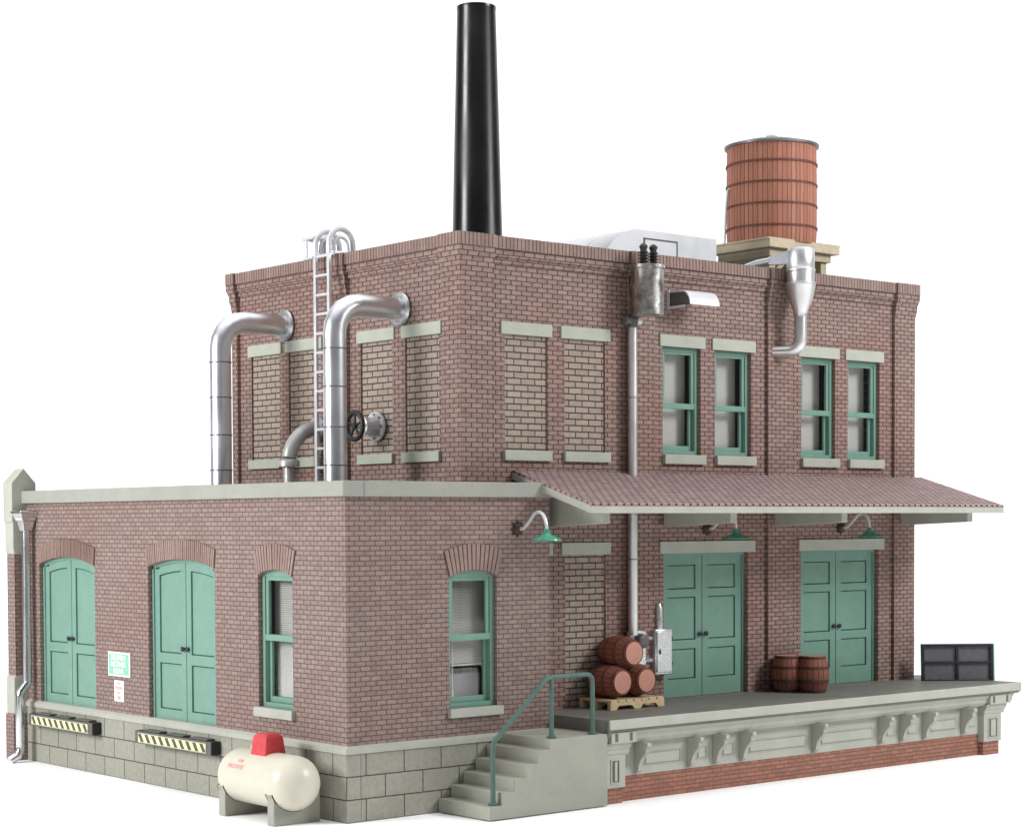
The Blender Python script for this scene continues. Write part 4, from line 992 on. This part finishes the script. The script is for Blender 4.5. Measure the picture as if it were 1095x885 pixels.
mb = MB(); v = [(W/2+.002, yf(0), 0), (W/2+.002, .14, 0), (W/2+.002, .06, H), (W/2+.002, yf(H), H)]; mb.add(v+[(x+.03, y, z) for x, y, z in v], [(3, 2, 1, 0), (4, 5, 6, 7)]+[(i, (i+1) % 4, 4+(i+1) % 4, 4+i) for i in range(4)])
part('side_board', mb, 'green', t)
for xa, xb in ((-W/2+.075, -.036), (.036, W/2-.075)):
    for za, zb in ((.031, H*.47-.001), (H*.47+.056, H-.071)):
        mb = MB(); slab(xa, xb, za, zb, .06, .07); part('pane', mb, 'rackpane', t)

# ================================================================== GROUND, LIGHT, CAMERA
mb = MB(); mb.add([(-60, -60, 0), (60, -60, 0), (60, 45, 0), (-60, 45, 0)], [(0, 1, 2, 3)])
g = part('ground', mb, 'ground', None, smooth=0); g['kind'] = 'structure'

w = bpy.data.worlds.new('World'); SC.world = w; w.use_nodes = True; nt = w.node_tree; nt.nodes.clear()
out = nt.nodes.new('ShaderNodeOutputWorld'); bg = nt.nodes.new('ShaderNodeBackground'); nt.links.new(bg.outputs[0], out.inputs[0])
tc = nt.nodes.new('ShaderNodeTexCoord')
dot = nt.nodes.new('ShaderNodeVectorMath'); dot.operation = 'DOT_PRODUCT'; dot.inputs[1].default_value = (.642, .767, 0); nt.links.new(tc.outputs['Generated'], dot.inputs[0])
rm = nt.nodes.new('ShaderNodeMapRange'); rm.interpolation_type = 'SMOOTHSTEP'; rm.inputs['From Min'].default_value = .35; rm.inputs['From Max'].default_value = .80
rm.inputs['To Min'].default_value = .11; rm.inputs['To Max'].default_value = 1.3
nt.links.new(dot.outputs['Value'], rm.inputs['Value'])
sz = nt.nodes.new('ShaderNodeSeparateXYZ'); nt.links.new(tc.outputs['Generated'], sz.inputs[0])
rz = nt.nodes.new('ShaderNodeMapRange'); rz.interpolation_type = 'SMOOTHSTEP'; rz.inputs['From Min'].default_value = .45; rz.inputs['From Max'].default_value = .95
rz.inputs['To Min'].default_value = 0; rz.inputs['To Max'].default_value = 1.75; nt.links.new(sz.outputs[2], rz.inputs['Value'])
mxw = nt.nodes.new('ShaderNodeMath'); mxw.operation = 'MAXIMUM'; nt.links.new(rm.outputs[0], mxw.inputs[0]); nt.links.new(rz.outputs[0], mxw.inputs[1])
bg.inputs['Color'].default_value = (1, 1, 1, 1); nt.links.new(mxw.outputs[0], bg.inputs['Strength'])

def softbox(name, loc, target, sx, sy, power, color=(1, 1, 1)):
    l = bpy.data.lights.new(name, 'AREA'); l.shape = 'RECTANGLE'; l.size = sx; l.size_y = sy; l.energy = power; l.color = color
    o = bpy.data.objects.new(name, l); COL.objects.link(o); o.location = loc
    o.rotation_euler = (Vector(target)-Vector(loc)).to_track_quat('-Z', 'Y').to_euler(); return o
softbox('softbox_side', (-31, 12, 15), (3, 6, 4), 12, 12, 12500)
softbox('softbox_front', (26, -27, 25), (10, 0, 4), 11, 11, 9900)
softbox('ground_fill', (16, -12, 44), (10, -2, 0), 30, 30, 1200)  # overhead fill light added to keep the ground sheet white

cam = bpy.data.cameras.new('camera'); co = bpy.data.objects.new('camera', cam); COL.objects.link(co); SC.camera = co
Rm = [[0.767, -0.642, -0.004], [0.026, 0.025, 0.999], [0.642, 0.766, -0.036]]
yaw, pit, rol = R(39.9475), R(-2.0425), R(.2484)
R0 = Matrix(((math.cos(yaw), -math.sin(yaw), 0), (0, 0, 1), (math.sin(yaw), math.cos(yaw), 0)))
R1 = Matrix(((1, 0, 0), (0, math.cos(pit), -math.sin(pit)), (0, math.sin(pit), math.cos(pit))))
R2 = Matrix(((math.cos(rol), -math.sin(rol), 0), (math.sin(rol), math.cos(rol), 0), (0, 0, 1)))
A = R2 @ R1 @ R0      # rows: right, up, forward
right, up, fwd = [Vector(A[i]) for i in range(3)]
mw = Matrix(((right.x, up.x, -fwd.x, -21.615), (right.y, up.y, -fwd.y, -30.833), (right.z, up.z, -fwd.z, 5.837), (0, 0, 0, 1)))
co.matrix_world = mw
cam.sensor_fit = 'HORIZONTAL'; cam.sensor_width = 36; cam.lens = 36*2074.72/1095; cam.shift_y = (632.2-442.5)/1095; cam.clip_end = 3000; cam.clip_start = .5
SC.view_settings.view_transform = 'Standard'; SC.view_settings.look = 'None'; SC.view_settings.exposure = 0; SC.view_settings.gamma = 1
SC.cycles.max_bounces = 8; SC.cycles.transparent_max_bounces = 12
